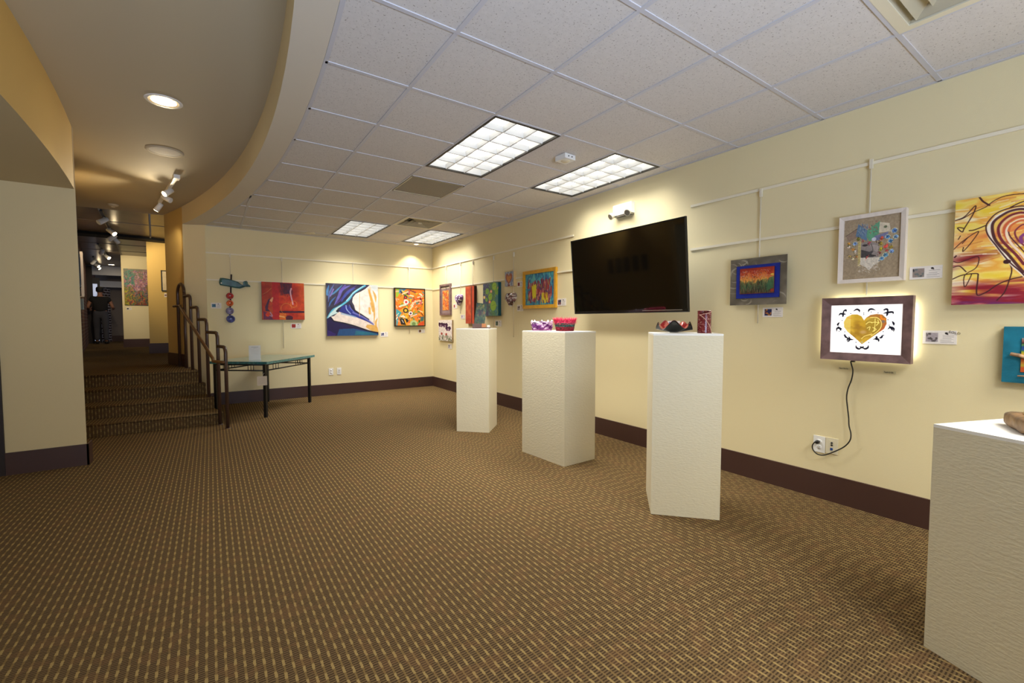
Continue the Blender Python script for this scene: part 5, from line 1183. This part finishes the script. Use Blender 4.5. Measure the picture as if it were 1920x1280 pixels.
# ================================================================== TABLE
tu = Vector((.629, .777, 0)); RZ = math.atan2(.777, .629)
t = thing('stone_top_table', 'black metal table with a glossy teal stone top beside the railing', 'table', (.612, 6.731, 0), RZ)
TL, TW, TH = 1.225, .83, .762
bm = B(); bm_box(bm, 0, TL, 0, TW, TH - .034, TH); obj('table_top', bm, ['teal'], t, bevel=.003)
LEG = [(.045, .06), (TL - .07, .06), (TL - .07, TW - .06), (.045, TW - .06)]
for x, y in LEG:
    bm = B(); bm_box(bm, x - .018, x + .018, y - .018, y + .018, 0, TH - .034); obj('leg', bm, 'blackm', t, bevel=.003)
for (xa, ya), (xb, yb) in zip(LEG, LEG[1:] + LEG[:1]):
    bm = B(); d = Vector((xb - xa, yb - ya, 0)); bm_tube(bm, [(xa, ya, TH - .125), (xb, yb, TH - .125)], .009, 8); bm_tube(bm, [(xa, ya, TH - .045), (xb, yb, TH - .045)], .012, 8); obj('apron_rail', bm, 'blackm', t)
    n_ = 3
    for base in (.22, .72):
        for k in range(3):
            f_ = base + (k - 1) * .055; bm = B(); bm_tube(bm, [(xa + d.x * f_, ya + d.y * f_, TH - .125), (xa + d.x * f_, ya + d.y * f_, TH - .036)], .0045, 6); obj('spindle', bm, 'blackm', t)
def tl(x, y): c, s = math.cos(RZ), math.sin(RZ); return (.612 + c * x - s * y, 6.731 + s * x + c * y)
ps = tl(.28, .36)
t = thing('sign_holder', 'white notice standing upright on the teal table top', 'sign', (ps[0], ps[1], TH), math.radians(-8))
A = Art(60, 80, (240, 238, 234), 70); A.line([(.22, .12), (.8, .12)], .012, (120, 120, 124), .8, False); A.line([(.4, .19), (.64, .19)], .01, (140, 140, 140), .8, False)
for k in range(5): A.line([(.2, .34 + k * .09), (.8, .34 + k * .09)], .006, (206, 204, 202), .7, False)
o = canvas('notice', A, .145, .20, .003, t, (230, 230, 230)); o.location = (0, 0, .103); o.rotation_euler = (math.radians(-7), 0, 0)
bm = B(); bm_box(bm, -.072, .072, -.02, .07, 0, .004); obj('holder_foot', bm, 'white', t)
lp = tl(LEG[0][0], LEG[0][1]); t = thing('hang_tag', 'cream paper tag hanging on the near table leg', 'tag', (lp[0] - .015, lp[1] - .03, .575), math.radians(-5))
A = Art(40, 46, (214, 200, 178), 71)
for k in range(6): A.line([(.12, .12 + k * .13), (.8, .12 + k * .13)], .014, (150, 140, 130), .7, False)
canvas('tag_paper', A, .118, .125, .002, t, (200, 190, 170), x=-.022, z=-.07)
bm = B(); bm_tube(bm, [(-.02, -.001, -.01), (.0, .01, .03), (.02, .02, .04)], .0015, 6); obj('tag_string', bm, 'paper', t)
# ================================================================== STAIR RAILING
t = thing('stair_railing', 'bronze tube railing stepping down the open side of the stairs', 'railing', (0, 0, 0))
rat = [-.0471, -.0377, -.0289, -.0182, -.0055, .0083, .0213]
PY = [1.788 / (r + .258) for r in rat]; PY[5] = 6.655; PY[6] = 6.37
tops = [1.865, 1.865, 1.675, 1.50, 1.33, 1.162, .993]; zb = [ZU, ZU, RISE * 3, RISE * 2, RISE, 0, 0]
pos = [Vector((rail_x(y), y, 0)) for y in PY]
# offset P1 a little so it clears the stub wall
RR = .0205
def vpost(k, z1): return pos[k] + Vector((0, 0, zb[k])), pos[k] + Vector((0, 0, z1))
bend = .075
for k in range(7):
    bm = B(); a_ = pos[k] + Vector((0, 0, zb[k]))
    if k == 0:       # inverted U to the second post
        m_ = (pos[1] - pos[0]); r_ = m_.length / 2; ctr = (pos[0] + pos[1]) / 2 + Vector((0, 0, tops[0] - r_)); ux = m_.normalized()
        arc = [ctr - ux * r_ * math.cos(q) + Vector((0, 0, 1)) * r_ * math.sin(q) for q in [PI * i / 14 for i in range(15)]]
        arc = [Vector((p.x, p.y, tops[0] - .001 - (tops[0] - p.z) * .75)) for p in arc]
        bm_tube(bm, [a_] + arc, RR, 12); obj('post', bm, 'bronze', t)
    elif k == 1:
        bm_tube(bm, [a_, pos[1] + Vector((0, 0, tops[0] - r_ * .75))], RR, 12); obj('post', bm, 'bronze', t)
    else:            # elbow from the post before
        s_ = pos[k - 1] + Vector((0, 0, tops[k])); e_ = pos[k] + Vector((0, 0, tops[k])); ux = (e_ - s_).normalized()
        arc = [e_ - ux * bend + ux * bend * math.sin(q) + Vector((0, 0, -bend + bend * math.cos(q))) for q in [PI / 2 * i / 8 for i in range(9)]]
        bm_tube(bm, [s_] + arc + [a_], RR, 12); obj('post', bm, 'bronze', t)
side = Vector((-.965, -.25, 0)).normalized() * .055
hp = [pos[0] + Vector((-.0, .02, 1.535)), pos[1] + side + Vector((0, .12, 1.535)), pos[1] + side + Vector((0, -.02, 1.52)), pos[5] + side + Vector((0, .05, .835)), pos[5] + side + Vector((0, -.03, .81)), pos[6] + side * .6 + Vector((0, 0, .81)), pos[6] + Vector((0, 0, .81))]
hp = [pos[0] + Vector((0, 0, 1.53))] + [pos[0] + side + Vector((0, .03, 1.532))] + hp[1:]
bm = B(); bm_tube(bm, hp, .019, 12); obj('handrail', bm, 'brass', t)
for k in (1, 3):
    z = 1.52 + (0.835 - 1.52) * (PY[1] - PY[k]) / (PY[1] - PY[5]); bm = B(); bm_tube(bm, [pos[k] + Vector((0, 0, z - .03)), pos[k] + side + Vector((0, 0, z - .012))], .007, 8); obj('bracket', bm, 'bronze', t)
for k in range(7):
    bm = B(); bm_lathe(bm, [(.034, 0), (.034, .004), (.022, .007)], 16, pos[k] + Vector((0, 0, zb[k]))); obj('foot_plate', bm, 'bronze', t)
# ================================================================== THE HALL BEYOND THE STAIRS
bm = B(); bm_box(bm, -5.0, 1.0, 9.3, 24.0, ZU - .12, ZU); struct('floor_hall', bm, 'carpet')
HZ = 3.045
bm = B(); bm_box(bm, -5.0, 1.0, 9.16, 24.0, HZ, HZ + .1); struct('ceiling_hall', bm, 'hallceil')
bm = B()
for X in (-1.75, -1.14, -.53): bm_tube(bm, [(X + .38, 9.17, HZ - .004), (X - .12, 15.4, HZ - .004)], .014, 6)
for Y in (10.4, 13.4, 14.6): bm_box(bm, -3, .9, Y - .01, Y + .01, HZ - .006, HZ)
struct('trim_4', bm, 'hallgrid')
# dark curved slot across the hall ceiling
pts = []
for k in range(21):
    s = k / 20; pts.append((-2.6 + 1.85 * s, 11.72 + .25 * s ** 3))
bm = B(); bm_prism(bm, pts + [(p[0], p[1] + .42 - .12 * (i / 20) ** 2) for i, p in reversed(list(enumerate(pts)))], HZ - .05, HZ - .001); struct('trim_5', bm, 'cavity')
# ochre panel, cream panel with the flower painting, far walls
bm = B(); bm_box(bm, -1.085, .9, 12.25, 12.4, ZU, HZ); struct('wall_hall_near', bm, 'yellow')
bm = B(); bm_box(bm, -1.10, .9, 12.236, 12.25, ZU, ZU + .22); struct('baseboard_hall_near', bm, 'base')
bm = B(); bm_box(bm, -1.905, .9, 15.5, 15.65, ZU, HZ); struct('wall_hall_middle', bm, 'cream')
bm = B(); bm_box(bm, -1.915, .9, 15.486, 15.5, ZU, ZU + .22); struct('baseboard_hall_middle', bm, 'base')
bm = B(); bm_box(bm, -2.86, .9, 20.2, 20.35, ZU, HZ); struct('wall_hall_far', bm, 'greywall')
bm = B(); bm_box(bm, -2.80, .9, 20.186, 20.2, ZU, ZU + .2); struct('baseboard_hall_far', bm, 'base')
bm = B(); bm_prism(bm, [(-2.06, 11.6), (-3.13, 18.75), (-3.5, 18.75), (-2.5, 11.6)], ZU, HZ); struct('wall_hall_brick', bm, 'brick')
bm = B(); bm_prism(bm, [(-3.17, 18.78), (-3.0, 18.78), (-3.02, 18.95), (-3.19, 18.95)], ZU, HZ - .02); struct('trim_6', bm, 'darkwood')
bm = B(); bm_prism(bm, [(-2.99, 19.6), (-2.79, 20.05), (-2.79, 20.4), (-3.1, 20.0)], ZU, 2.62); struct('wall_hall_pillar', bm, 'brick2')
bm = B(); bm_box(bm, -3.5, -2.35, 19.55, 19.7, 2.42, 2.62); struct('trim_7', bm, 'bluewhite')
bm = B(); bm_box(bm, -3.6, -2.3, 18.9, 19.1, 2.76, HZ); struct('trim_8', bm, 'bluewhite')
bm = B(); bm_box(bm, -4.4, -2.0, 21.0, 21.1, ZU, HZ); struct('wall_hall_end', bm, 'greywall')
bm = B(); bm_prism(bm, [(-3.4, 18.95), (-3.18, 18.95), (-3.18, 20.4), (-3.4, 20.4)], ZU, HZ); struct('wall_hall_side', bm, 'brick')
d = thing('glazed_door', 'daylit glass door with a pale frame behind the person', 'door', (-3.06, 19.45, ZU), math.radians(8))
bm = B(); bm_box(bm, -.07, .07, -.02, .02, .06, 1.9); obj('door_glass', bm, 'daylight', d)
bm = B(); bm_box(bm, -.11, -.07, -.03, .03, 0, 2.1); bm_box(bm, .07, .13, -.03, .03, 0, 2.1); bm_box(bm, -.07, .07, -.03, .03, 1.9, 2.1); bm_box(bm, -.07, .07, -.03, .03, 0, .06); obj('door_frame', bm, 'darkwood', d)
bm = B(); bm_tube(bm, [(.055, -.03, .95), (.055, -.06, .96), (.055, -.06, 1.14), (.055, -.03, 1.15)], .01, 8); obj('door_handle', bm, 'chrome', d)
# paintings of the hall
q = (232.5, 277, 503.5, 505, 572, 571.5)
loc, rz, w, h = place(15.5, q, .03); t = thing('painting', 'tall pink and green flower garden painting on the hall wall', 'painting', loc, rz)
A = Art(110, 160, (150, 110, 110), 80); A.ramp(A.Y + (A.noise(3, 3) - .5) * .8, [(.1, (120, 120, 100)), (.35, (176, 120, 130)), (.6, (120, 96, 100)), (.85, (140, 110, 40)), (1, (120, 60, 40))])
A.daubs(150, [(190, 130, 140), (206, 160, 170), (150, 80, 100), (120, 90, 140)], (.03, .09), (.012, .025), (0, 3), (.25, .05, 1, .6)); A.daubs(60, [(60, 120, 110), (90, 140, 120), (50, 90, 80)], (.05, .12), (.015, .03), (0, 3), (0, 0, .45, .45)); A.daubs(90, [(170, 160, 40), (140, 130, 30), (90, 110, 50)], (.05, .12), (.015, .03), (0, 3), (0, .5, .45, 1)); A.daubs(90, [(150, 50, 40), (60, 80, 80), (190, 100, 70), (50, 40, 60), (70, 110, 90)], (.04, .1), (.012, .028), (0, 3), (.2, .6, 1, 1))
canvas('canvas', A, w, h, .03, t, (60, 46, 40))
bm = B(); bm_box(bm, w / 2 + .001, w / 2 + .03, -.05, 0, -h / 2 - .005, h / 2 + .21); obj('side_batten', bm, 'black', t)
q = (302, 318, 506.5, 507, 545, 545.5)
loc, rz, w, h = place(12.25, q, .03); t = thing('framed_picture', 'pale picture in a thin black frame on the ochre hall wall', 'picture', loc, rz)
frame('frame', w, h, .014, .03, t, 'black'); A = Art(30, 60, (206, 190, 160), 81); A.vary(.06, 4, 6); canvas('artwork', A, w - .025, h - .025, .006, t, (180, 160, 130), y=-.008)
for lab, wl_, q, th in (('title card with a dark thumbnail under the flower garden painting', 15.5, (237, 246.5, 576, 576, 581, 581), [(50, 46, 50), (70, 90, 80)]), ('title card with a red thumbnail under the thin black framed picture', 12.25, (308, 317, 549.5, 550, 556.5, 557), [(110, 60, 60), (150, 100, 90)])):
    card(lab, wl_, q, th)
# framed box on the passage wall, seen from its edge
def left_wall(name, label, y, z, w, h, d, fm, art_seed, art_c, group=None, cat='picture'):
    xx = np.interp(y, [q_[1] for q_ in LW], [q_[0] for q_ in LW]); dy = .1; dx = np.interp(y + dy, [q_[1] for q_ in LW], [q_[0] for q_ in LW]) - np.interp(y - dy, [q_[1] for q_ in LW], [q_[0] for q_ in LW])
    t = thing(name, label, cat, (xx + (.006 if group is None else .002), y, z), math.atan2(2 * dy, dx), group)
    frame('frame', w, h, .03, d, t, fm); A = Art(40, 50, art_c, art_seed); A.vary(.3, 5, 5); A.daubs(30, [(60, 50, 44), (150, 140, 120), (100, 80, 70)], (.1, .3), (.02, .05), (0, 3), al=.5); canvas('artwork', A, w - .055, h - .055, .008, t, (40, 36, 30), y=-.006)
    return t
left_wall('framed_picture', 'deep black and gold framed picture seen from its edge at the passage corner', 10.1, 2.10, .5, .74, .036, 'gframe', 90, (170, 150, 110))
bm = B(); t2 = thing('white_canvas', 'white canvas edge beside the black and gold frame at the passage corner', 'picture', (-1.905, 10.75, 2.12), math.radians(100))
bm = B(); bm_box(bm, -.2, .2, -.075, 0, -.39, .39); obj('canvas_box', bm, 'wframe', t2, bevel=.004)
A = Art(30, 30, (206, 196, 180), 93); A.vary(.2, 4, 4); canvas('artwork', A, .37, .74, .004, t2, (190, 180, 170), y=-.075)
t2 = thing('pale_panel', 'pale blue panel below the white canvas edge', 'notice', (-1.995, 11.3, 1.62), math.radians(100))  # plain pale blue panel on the passage wall
A = Art(30, 30, (170, 190, 196), 94); A.vary(.2, 5, 5); canvas('panel_board', A, .3, .2, .06, t2, (170, 186, 190))
for k, y in enumerate((6.18, 6.48, 6.78, 7.08, 7.38)):
    left_wall('framed_print', 'dark framed print on the stair wall, %s, mirrored in the television' % ['nearest the column', 'second from the column', 'middle of five', 'fourth from the column', 'farthest from the column'][k], y + .22, 1.83, .17, .34, .012, 'bframe', 100 + k, [(70, 60, 44), (90, 80, 60), (80, 70, 54), (150, 146, 136), (84, 70, 54)][k], 'framed prints on the stair wall')
# hall track lights
def hall_track(label, p0, p1, heads):
    t = thing('track_light', label, 'track light', p0, math.atan2(p1[1] - p0[1], p1[0] - p0[0])); L_ = math.hypot(p1[0] - p0[0], p1[1] - p0[1])
    bm = B(); bm_box(bm, 0, L_, -.018, .018, -.03, 0); obj('track_bar', bm, 'blackm', t)
    for f_, aim, lit in heads: track_head(t, (L_ * f_, 0, -.03), aim, 'track_head', 1.1, lit)
    return t
hall_track('track light nearest the stairs on the dark hall ceiling', (-1.36, 9.35, HZ), (-1.56, 12.1, HZ), ((.18, (-.4, .6, -.5), False), (.58, (-.5, -.65, -.6), True), (.85, (.3, .6, -.5), False), (.96, (.5, -.4, -.5), False)))
hall_track('track light in the middle of the dark hall ceiling', (-2.02, 13.4, HZ), (-2.2, 15.9, HZ), ((.35, (.7, .2, -.4), False), (.72, (-.5, -.65, -.6), True)))
hall_track('farthest track light on the dark hall ceiling', (-2.55, 16.2, HZ), (-2.85, 18.6, HZ), ((.25, (.5, .4, -.5), False), (.6, (-.4, -.7, -.6), True), (.9, (-.3, -.7, -.6), True)))
t = thing('recessed_downlight', 'lit round downlight beyond the farthest track light', 'downlight', (-2.47, 18.3, HZ)); bm = B(); bm_lathe(bm, [(.06, 0), (.09, -.005), (.09, .004)], 20); obj('downlight_ring', bm, 'white', t)
bm = B(); bm_lathe(bm, [(0, -.006), (.04, -.006), (.066, -.002)], 18); obj('downlight_face', bm, 'bulb', t)
# ================================================================== PERSON (seen from behind)
def skin_mesh(name, pts, edges, rad, m, parent, sub=2, root=0):
    me = bpy.data.meshes.new(name); me.from_pydata([tuple(p) for p in pts], edges, []); o = bpy.data.objects.new(name, me); C.objects.link(o)
    sk = o.modifiers.new('skin', 'SKIN'); sk.use_smooth_shade = True
    for i, r in enumerate(rad):
        v = me.skin_vertices[0].data[i]; v.radius = r if isinstance(r, tuple) else (r, r); v.use_root = (i == root)
    if sub: o.modifiers.new('sub', 'SUBSURF').levels = sub; o.modifiers['sub'].render_levels = sub
    dg = bpy.context.evaluated_depsgraph_get(); me2 = bpy.data.meshes.new_from_object(o.evaluated_get(dg)); bpy.data.objects.remove(o); me2.name = name
    me2.materials.clear(); me2.materials.append(M[m]); me2.polygons.foreach_set('use_smooth', [True] * len(me2.polygons))
    o = bpy.data.objects.new(name, me2); C.objects.link(o); o.parent = parent; return o
# local frame: x to the viewer's right, y away from the viewer (the way the person faces), z up
J = {}; pts, rad, edges = [], [], []
def j(n, p, r, par=None):
    J[n] = len(pts); pts.append(p); rad.append(r)
    if par is not None: edges.append((J[par], J[n]))
j('pelvis', (0, 0, .93), (.155, .115)); j('waist', (0, .01, 1.08), (.15, .11), 'pelvis'); j('chest', (0, 0, 1.27), (.175, .12), 'waist'); j('neck0', (0, -.01, 1.42), (.075, .07), 'chest'); j('neck', (0, .01, 1.49), .058, 'neck0'); j('head0', (0, .03, 1.56), (.068, .08), 'neck'); j('head1', (0, .035, 1.63), (.074, .09), 'head0'); j('head2', (0, .03, 1.685), (.055, .065), 'head1')
hands = []
for s, nm in ((-1, 'l'), (1, 'r')):
    j('sh' + nm, (.17 * s, -.01, 1.37), .065, 'chest'); j('ua' + nm, (.235 * s, -.01, 1.25), .05, 'sh' + nm); el = (.275 * s, -.03, 1.11); j('el' + nm, el, .042, 'ua' + nm)
    wr = (.265 * s + .035 * s * (s > 0), .19, 1.06 + .02 * (s > 0)); j('fa' + nm, tuple((a + b) / 2 for a, b in zip(el, wr)), .038, 'el' + nm); j('wr' + nm, wr, .027, 'fa' + nm); j('pa' + nm, (wr[0] - .01 * s, wr[1] + .06, wr[2] - .005), (.022, .038), 'wr' + nm); hands.append((s, wr))
    j('hp' + nm, (.085 * s, 0, .86), .092, 'pelvis'); fwd = .10 if s < 0 else -.04; j('th' + nm, (.10 * s, fwd * .5, .68), .078, 'hp' + nm); j('kn' + nm, (.10 * s, fwd, .48), .058, 'th' + nm); j('ca' + nm, (.105 * s, fwd - .01, .33), .052, 'kn' + nm); j('an' + nm, (.105 * s, fwd - .02, .09), .038, 'ca' + nm); j('to' + nm, (.115 * s, fwd + .12, .035), (.036, .03), 'an' + nm)
person = skin_mesh('person', pts, edges, rad, 'skin', None)
tag(person, 'person in black shirt and grey jeans, seen from behind at the hall end', 'person')
PS = 1.0; person.location = (-2.725, 18.05, ZU + .005); person.rotation_euler = (0, 0, math.radians(6))
# fingers join the palms as one mesh
def finger_mesh():
    out = []
    for s, wr in hands:
        base = Vector((wr[0] - .01 * s, wr[1] + .06, wr[2] - .005))
        for k, (dz, L_) in enumerate(((.03, .062), (.010, .072), (-.010, .066), (-.030, .052))):
            p = base + Vector((0, .02, dz)); out.append([p, p + Vector((-.006 * s, .045, 0)), p + Vector((-.022 * s, .045 + L_ * .4, -.004)), p + Vector((-.045 * s, .045 + L_ * .5, -.006))])
        p = base + Vector((-.012 * s, -.02, .025)); out.append([p, p + Vector((-.03 * s, .015, .03)), p + Vector((-.04 * s, .045, .035))])
    return out
bmj = bmesh.new(); bmj.from_mesh(person.data)
for ch in finger_mesh(): bm_tube(bmj, ch, [.0095, .009, .0085, .006][:len(ch)], 8)
for s in (-1, 1): bm_lathe(bmj, [(0, -.02), (.012, -.015), (.016, 0), (.012, .02), (0, .028)], 8, (.078 * s, .02, 1.60))
bm_tube(bmj, [(0, .12, 1.625), (0, .138, 1.59), (0, .125, 1.58)], [.008, .014, .008], 8)          # nose
for s in (-1, 1): bm_lathe(bmj, [(0, -.008), (.012, 0), (0, .008)], 8, (.032 * s, .112, 1.635))       # eyes
bm_tube(bmj, [(-.025, .112, 1.548), (0, .12, 1.546), (.025, .112, 1.548)], .006, 6)                     # mouth
bmj.to_mesh(person.data); bmj.free()
def sub_skin(name, keys, grow, m, extra=None):
    idx = {J[k]: i for i, k in enumerate(keys)}; P_ = [pts[J[k]] for k in keys]; R2 = []
    for k in keys:
        r = rad[J[k]]; g = grow.get(k, grow['*']) if isinstance(grow, dict) else grow; R2.append(tuple(v + g for v in r) if isinstance(r, tuple) else r + g)
    E_ = [(idx[a], idx[b]) for a, b in edges if a in idx and b in idx]
    return skin_mesh(name, P_, E_, R2, m, person)
ks = ['pelvis', 'waist', 'chest', 'neck0'] + [k + n_ for n_ in 'lr' for k in ('sh', 'ua')]
sub_skin('shirt', ks, {'*': .022, 'neck0': .008, 'pelvis': .03, 'ual': .026, 'uar': .026, 'waist': .03}, 'shirt')
ks = ['pelvis', 'waist'] + [k + n_ for n_ in 'lr' for k in ('hp', 'th', 'kn', 'ca', 'an')]
sub_skin('jeans', ks, {'*': .02, 'waist': .012, 'pelvis': .022, 'anl': .026, 'anr': .026, 'cal': .018, 'car': .018}, 'jeans')
for n_ in 'lr':
    a_, b_ = Vector(pts[J['an' + n_]]), Vector(pts[J['to' + n_]]); bm = B()
    bm_tube(bm, [Vector((a_.x, a_.y - .06, .034)), Vector((a_.x, a_.y - .045, .045)), Vector((a_.x, a_.y + .03, .05)), Vector((b_.x, b_.y, .04)), Vector((b_.x, b_.y + .045, .03))], [.03, .044, .048, .045, .022], 12, flat=.8); obj('shoe', bm, 'shoe', person)
bm = B(); bm_lathe(bm, [(.072, -.075), (.088, -.03), (.092, .02), (.082, .06), (.055, .085), (0, .095)], 20, (0, .02, 1.64)); 
for v in bm.verts: v.co.y = .02 + (v.co.y - .02) * 1.12 - .012
obj('hair', bm, 'hair', person)
# ================================================================== LIGHT
# assumed daylight: blue lamp added in the room, tilted up to brighten the ceiling
L = bpy.data.lights.new('assumed_daylight_fill', 'AREA'); L.shape = 'RECTANGLE'; L.size = 2.6; L.size_y = 1.6; L.energy = 215; L.color = (.60, .74, 1.0); L.spread = math.radians(128)
o = bpy.data.objects.new('assumed_daylight_fill', L); C.objects.link(o); o.location = (.1, -2.6, .85); o.rotation_euler = (math.radians(142), 0, 0)
# unseen area lamps added behind the camera to brighten the right wall
for x_, e_ in ((3.2, 46), (1.9, 50)):
    L = bpy.data.lights.new('rear_fill_lamp', 'AREA'); L.shape = 'RECTANGLE'; L.size = .58; L.size_y = 1.18; L.energy = e_; L.color = (1, .965, .88); L.spread = math.radians(140)
    o = bpy.data.objects.new('rear_fill_lamp', L); C.objects.link(o); o.location = (x_ if x_ < 3 else 3.05, -1.0, ZC - .01)
# hall: warm spots, some added to brighten things, and daylight from the end door
spot((-1.55, 10.85, 2.85), (-.5, -.55, -.65), 24, 80, (1, .78, .5), .6, 'hall_lamp')
spot((-1.35, 11.3, 2.85), (.55, .75, -.45), 60, 90, (1, .78, .44), .7, 'hall_lamp')
spot((-2.0, 14.0, 2.85), (.35, 1.4, -.6), 60, 80, (1, .80, .5), .6, 'hall_lamp')
spot((-2.2, 15.3, 2.85), (-.5, -.6, -.65), 16, 80, (1, .8, .55), .6, 'hall_lamp')
spot((-1.5, 9.7, 2.9), (-.36, 1.0, -.75), 20, 60, (1, .84, .62), .7, 'hall_lamp')  # spot added to brighten the white canvas edge
spot((-2.3, 16.0, 2.9), (-.5, 1.6, -1.0), 26, 80, (1, .82, .6), .7, 'hall_lamp')
spot((-1.7, 13.0, 2.85), (-.85, 2.2, -1.35), 45, 70, (1, .82, .6), .8, 'hall_lamp')  # extra spot, added so the brick wall reads brighter
L = bpy.data.lights.new('hall_daylight', 'AREA'); L.shape = 'RECTANGLE'; L.size = .8; L.size_y = 1.8; L.energy = 9; L.color = (.75, .83, 1.0)
o = bpy.data.objects.new('hall_daylight', L); C.objects.link(o); o.location = (-3.12, 20.3, 1.7); o.rotation_euler = (math.radians(90), 0, math.radians(-150))
w = bpy.data.worlds.new('world'); bpy.context.scene.world = w; w.use_nodes = True
w.node_tree.nodes['Background'].inputs[0].default_value = (.62, .72, .9, 1); w.node_tree.nodes['Background'].inputs[1].default_value = .35
# ================================================================== CAMERA
cam = bpy.data.cameras.new('camera'); cam.sensor_width = 36.0; cam.sensor_fit = 'HORIZONTAL'; cam.lens = 36.0 * F_PX / 1920.0; cam.clip_start = .02
co = bpy.data.objects.new('camera', cam); C.objects.link(co); co.location = (0, 0, CAM_Z); co.rotation_euler = (PI / 2 - PITCH, 0, -HEAD)
sc_ = bpy.context.scene; sc_.camera = co
sc_.view_settings.view_transform = 'Standard'; sc_.view_settings.look = 'None'; sc_.view_settings.exposure = 0.07
sc_.cycles.use_denoising = True; sc_.cycles.max_bounces = 10; sc_.cycles.diffuse_bounces = 6; sc_.cycles.sample_clamp_indirect = 4.0
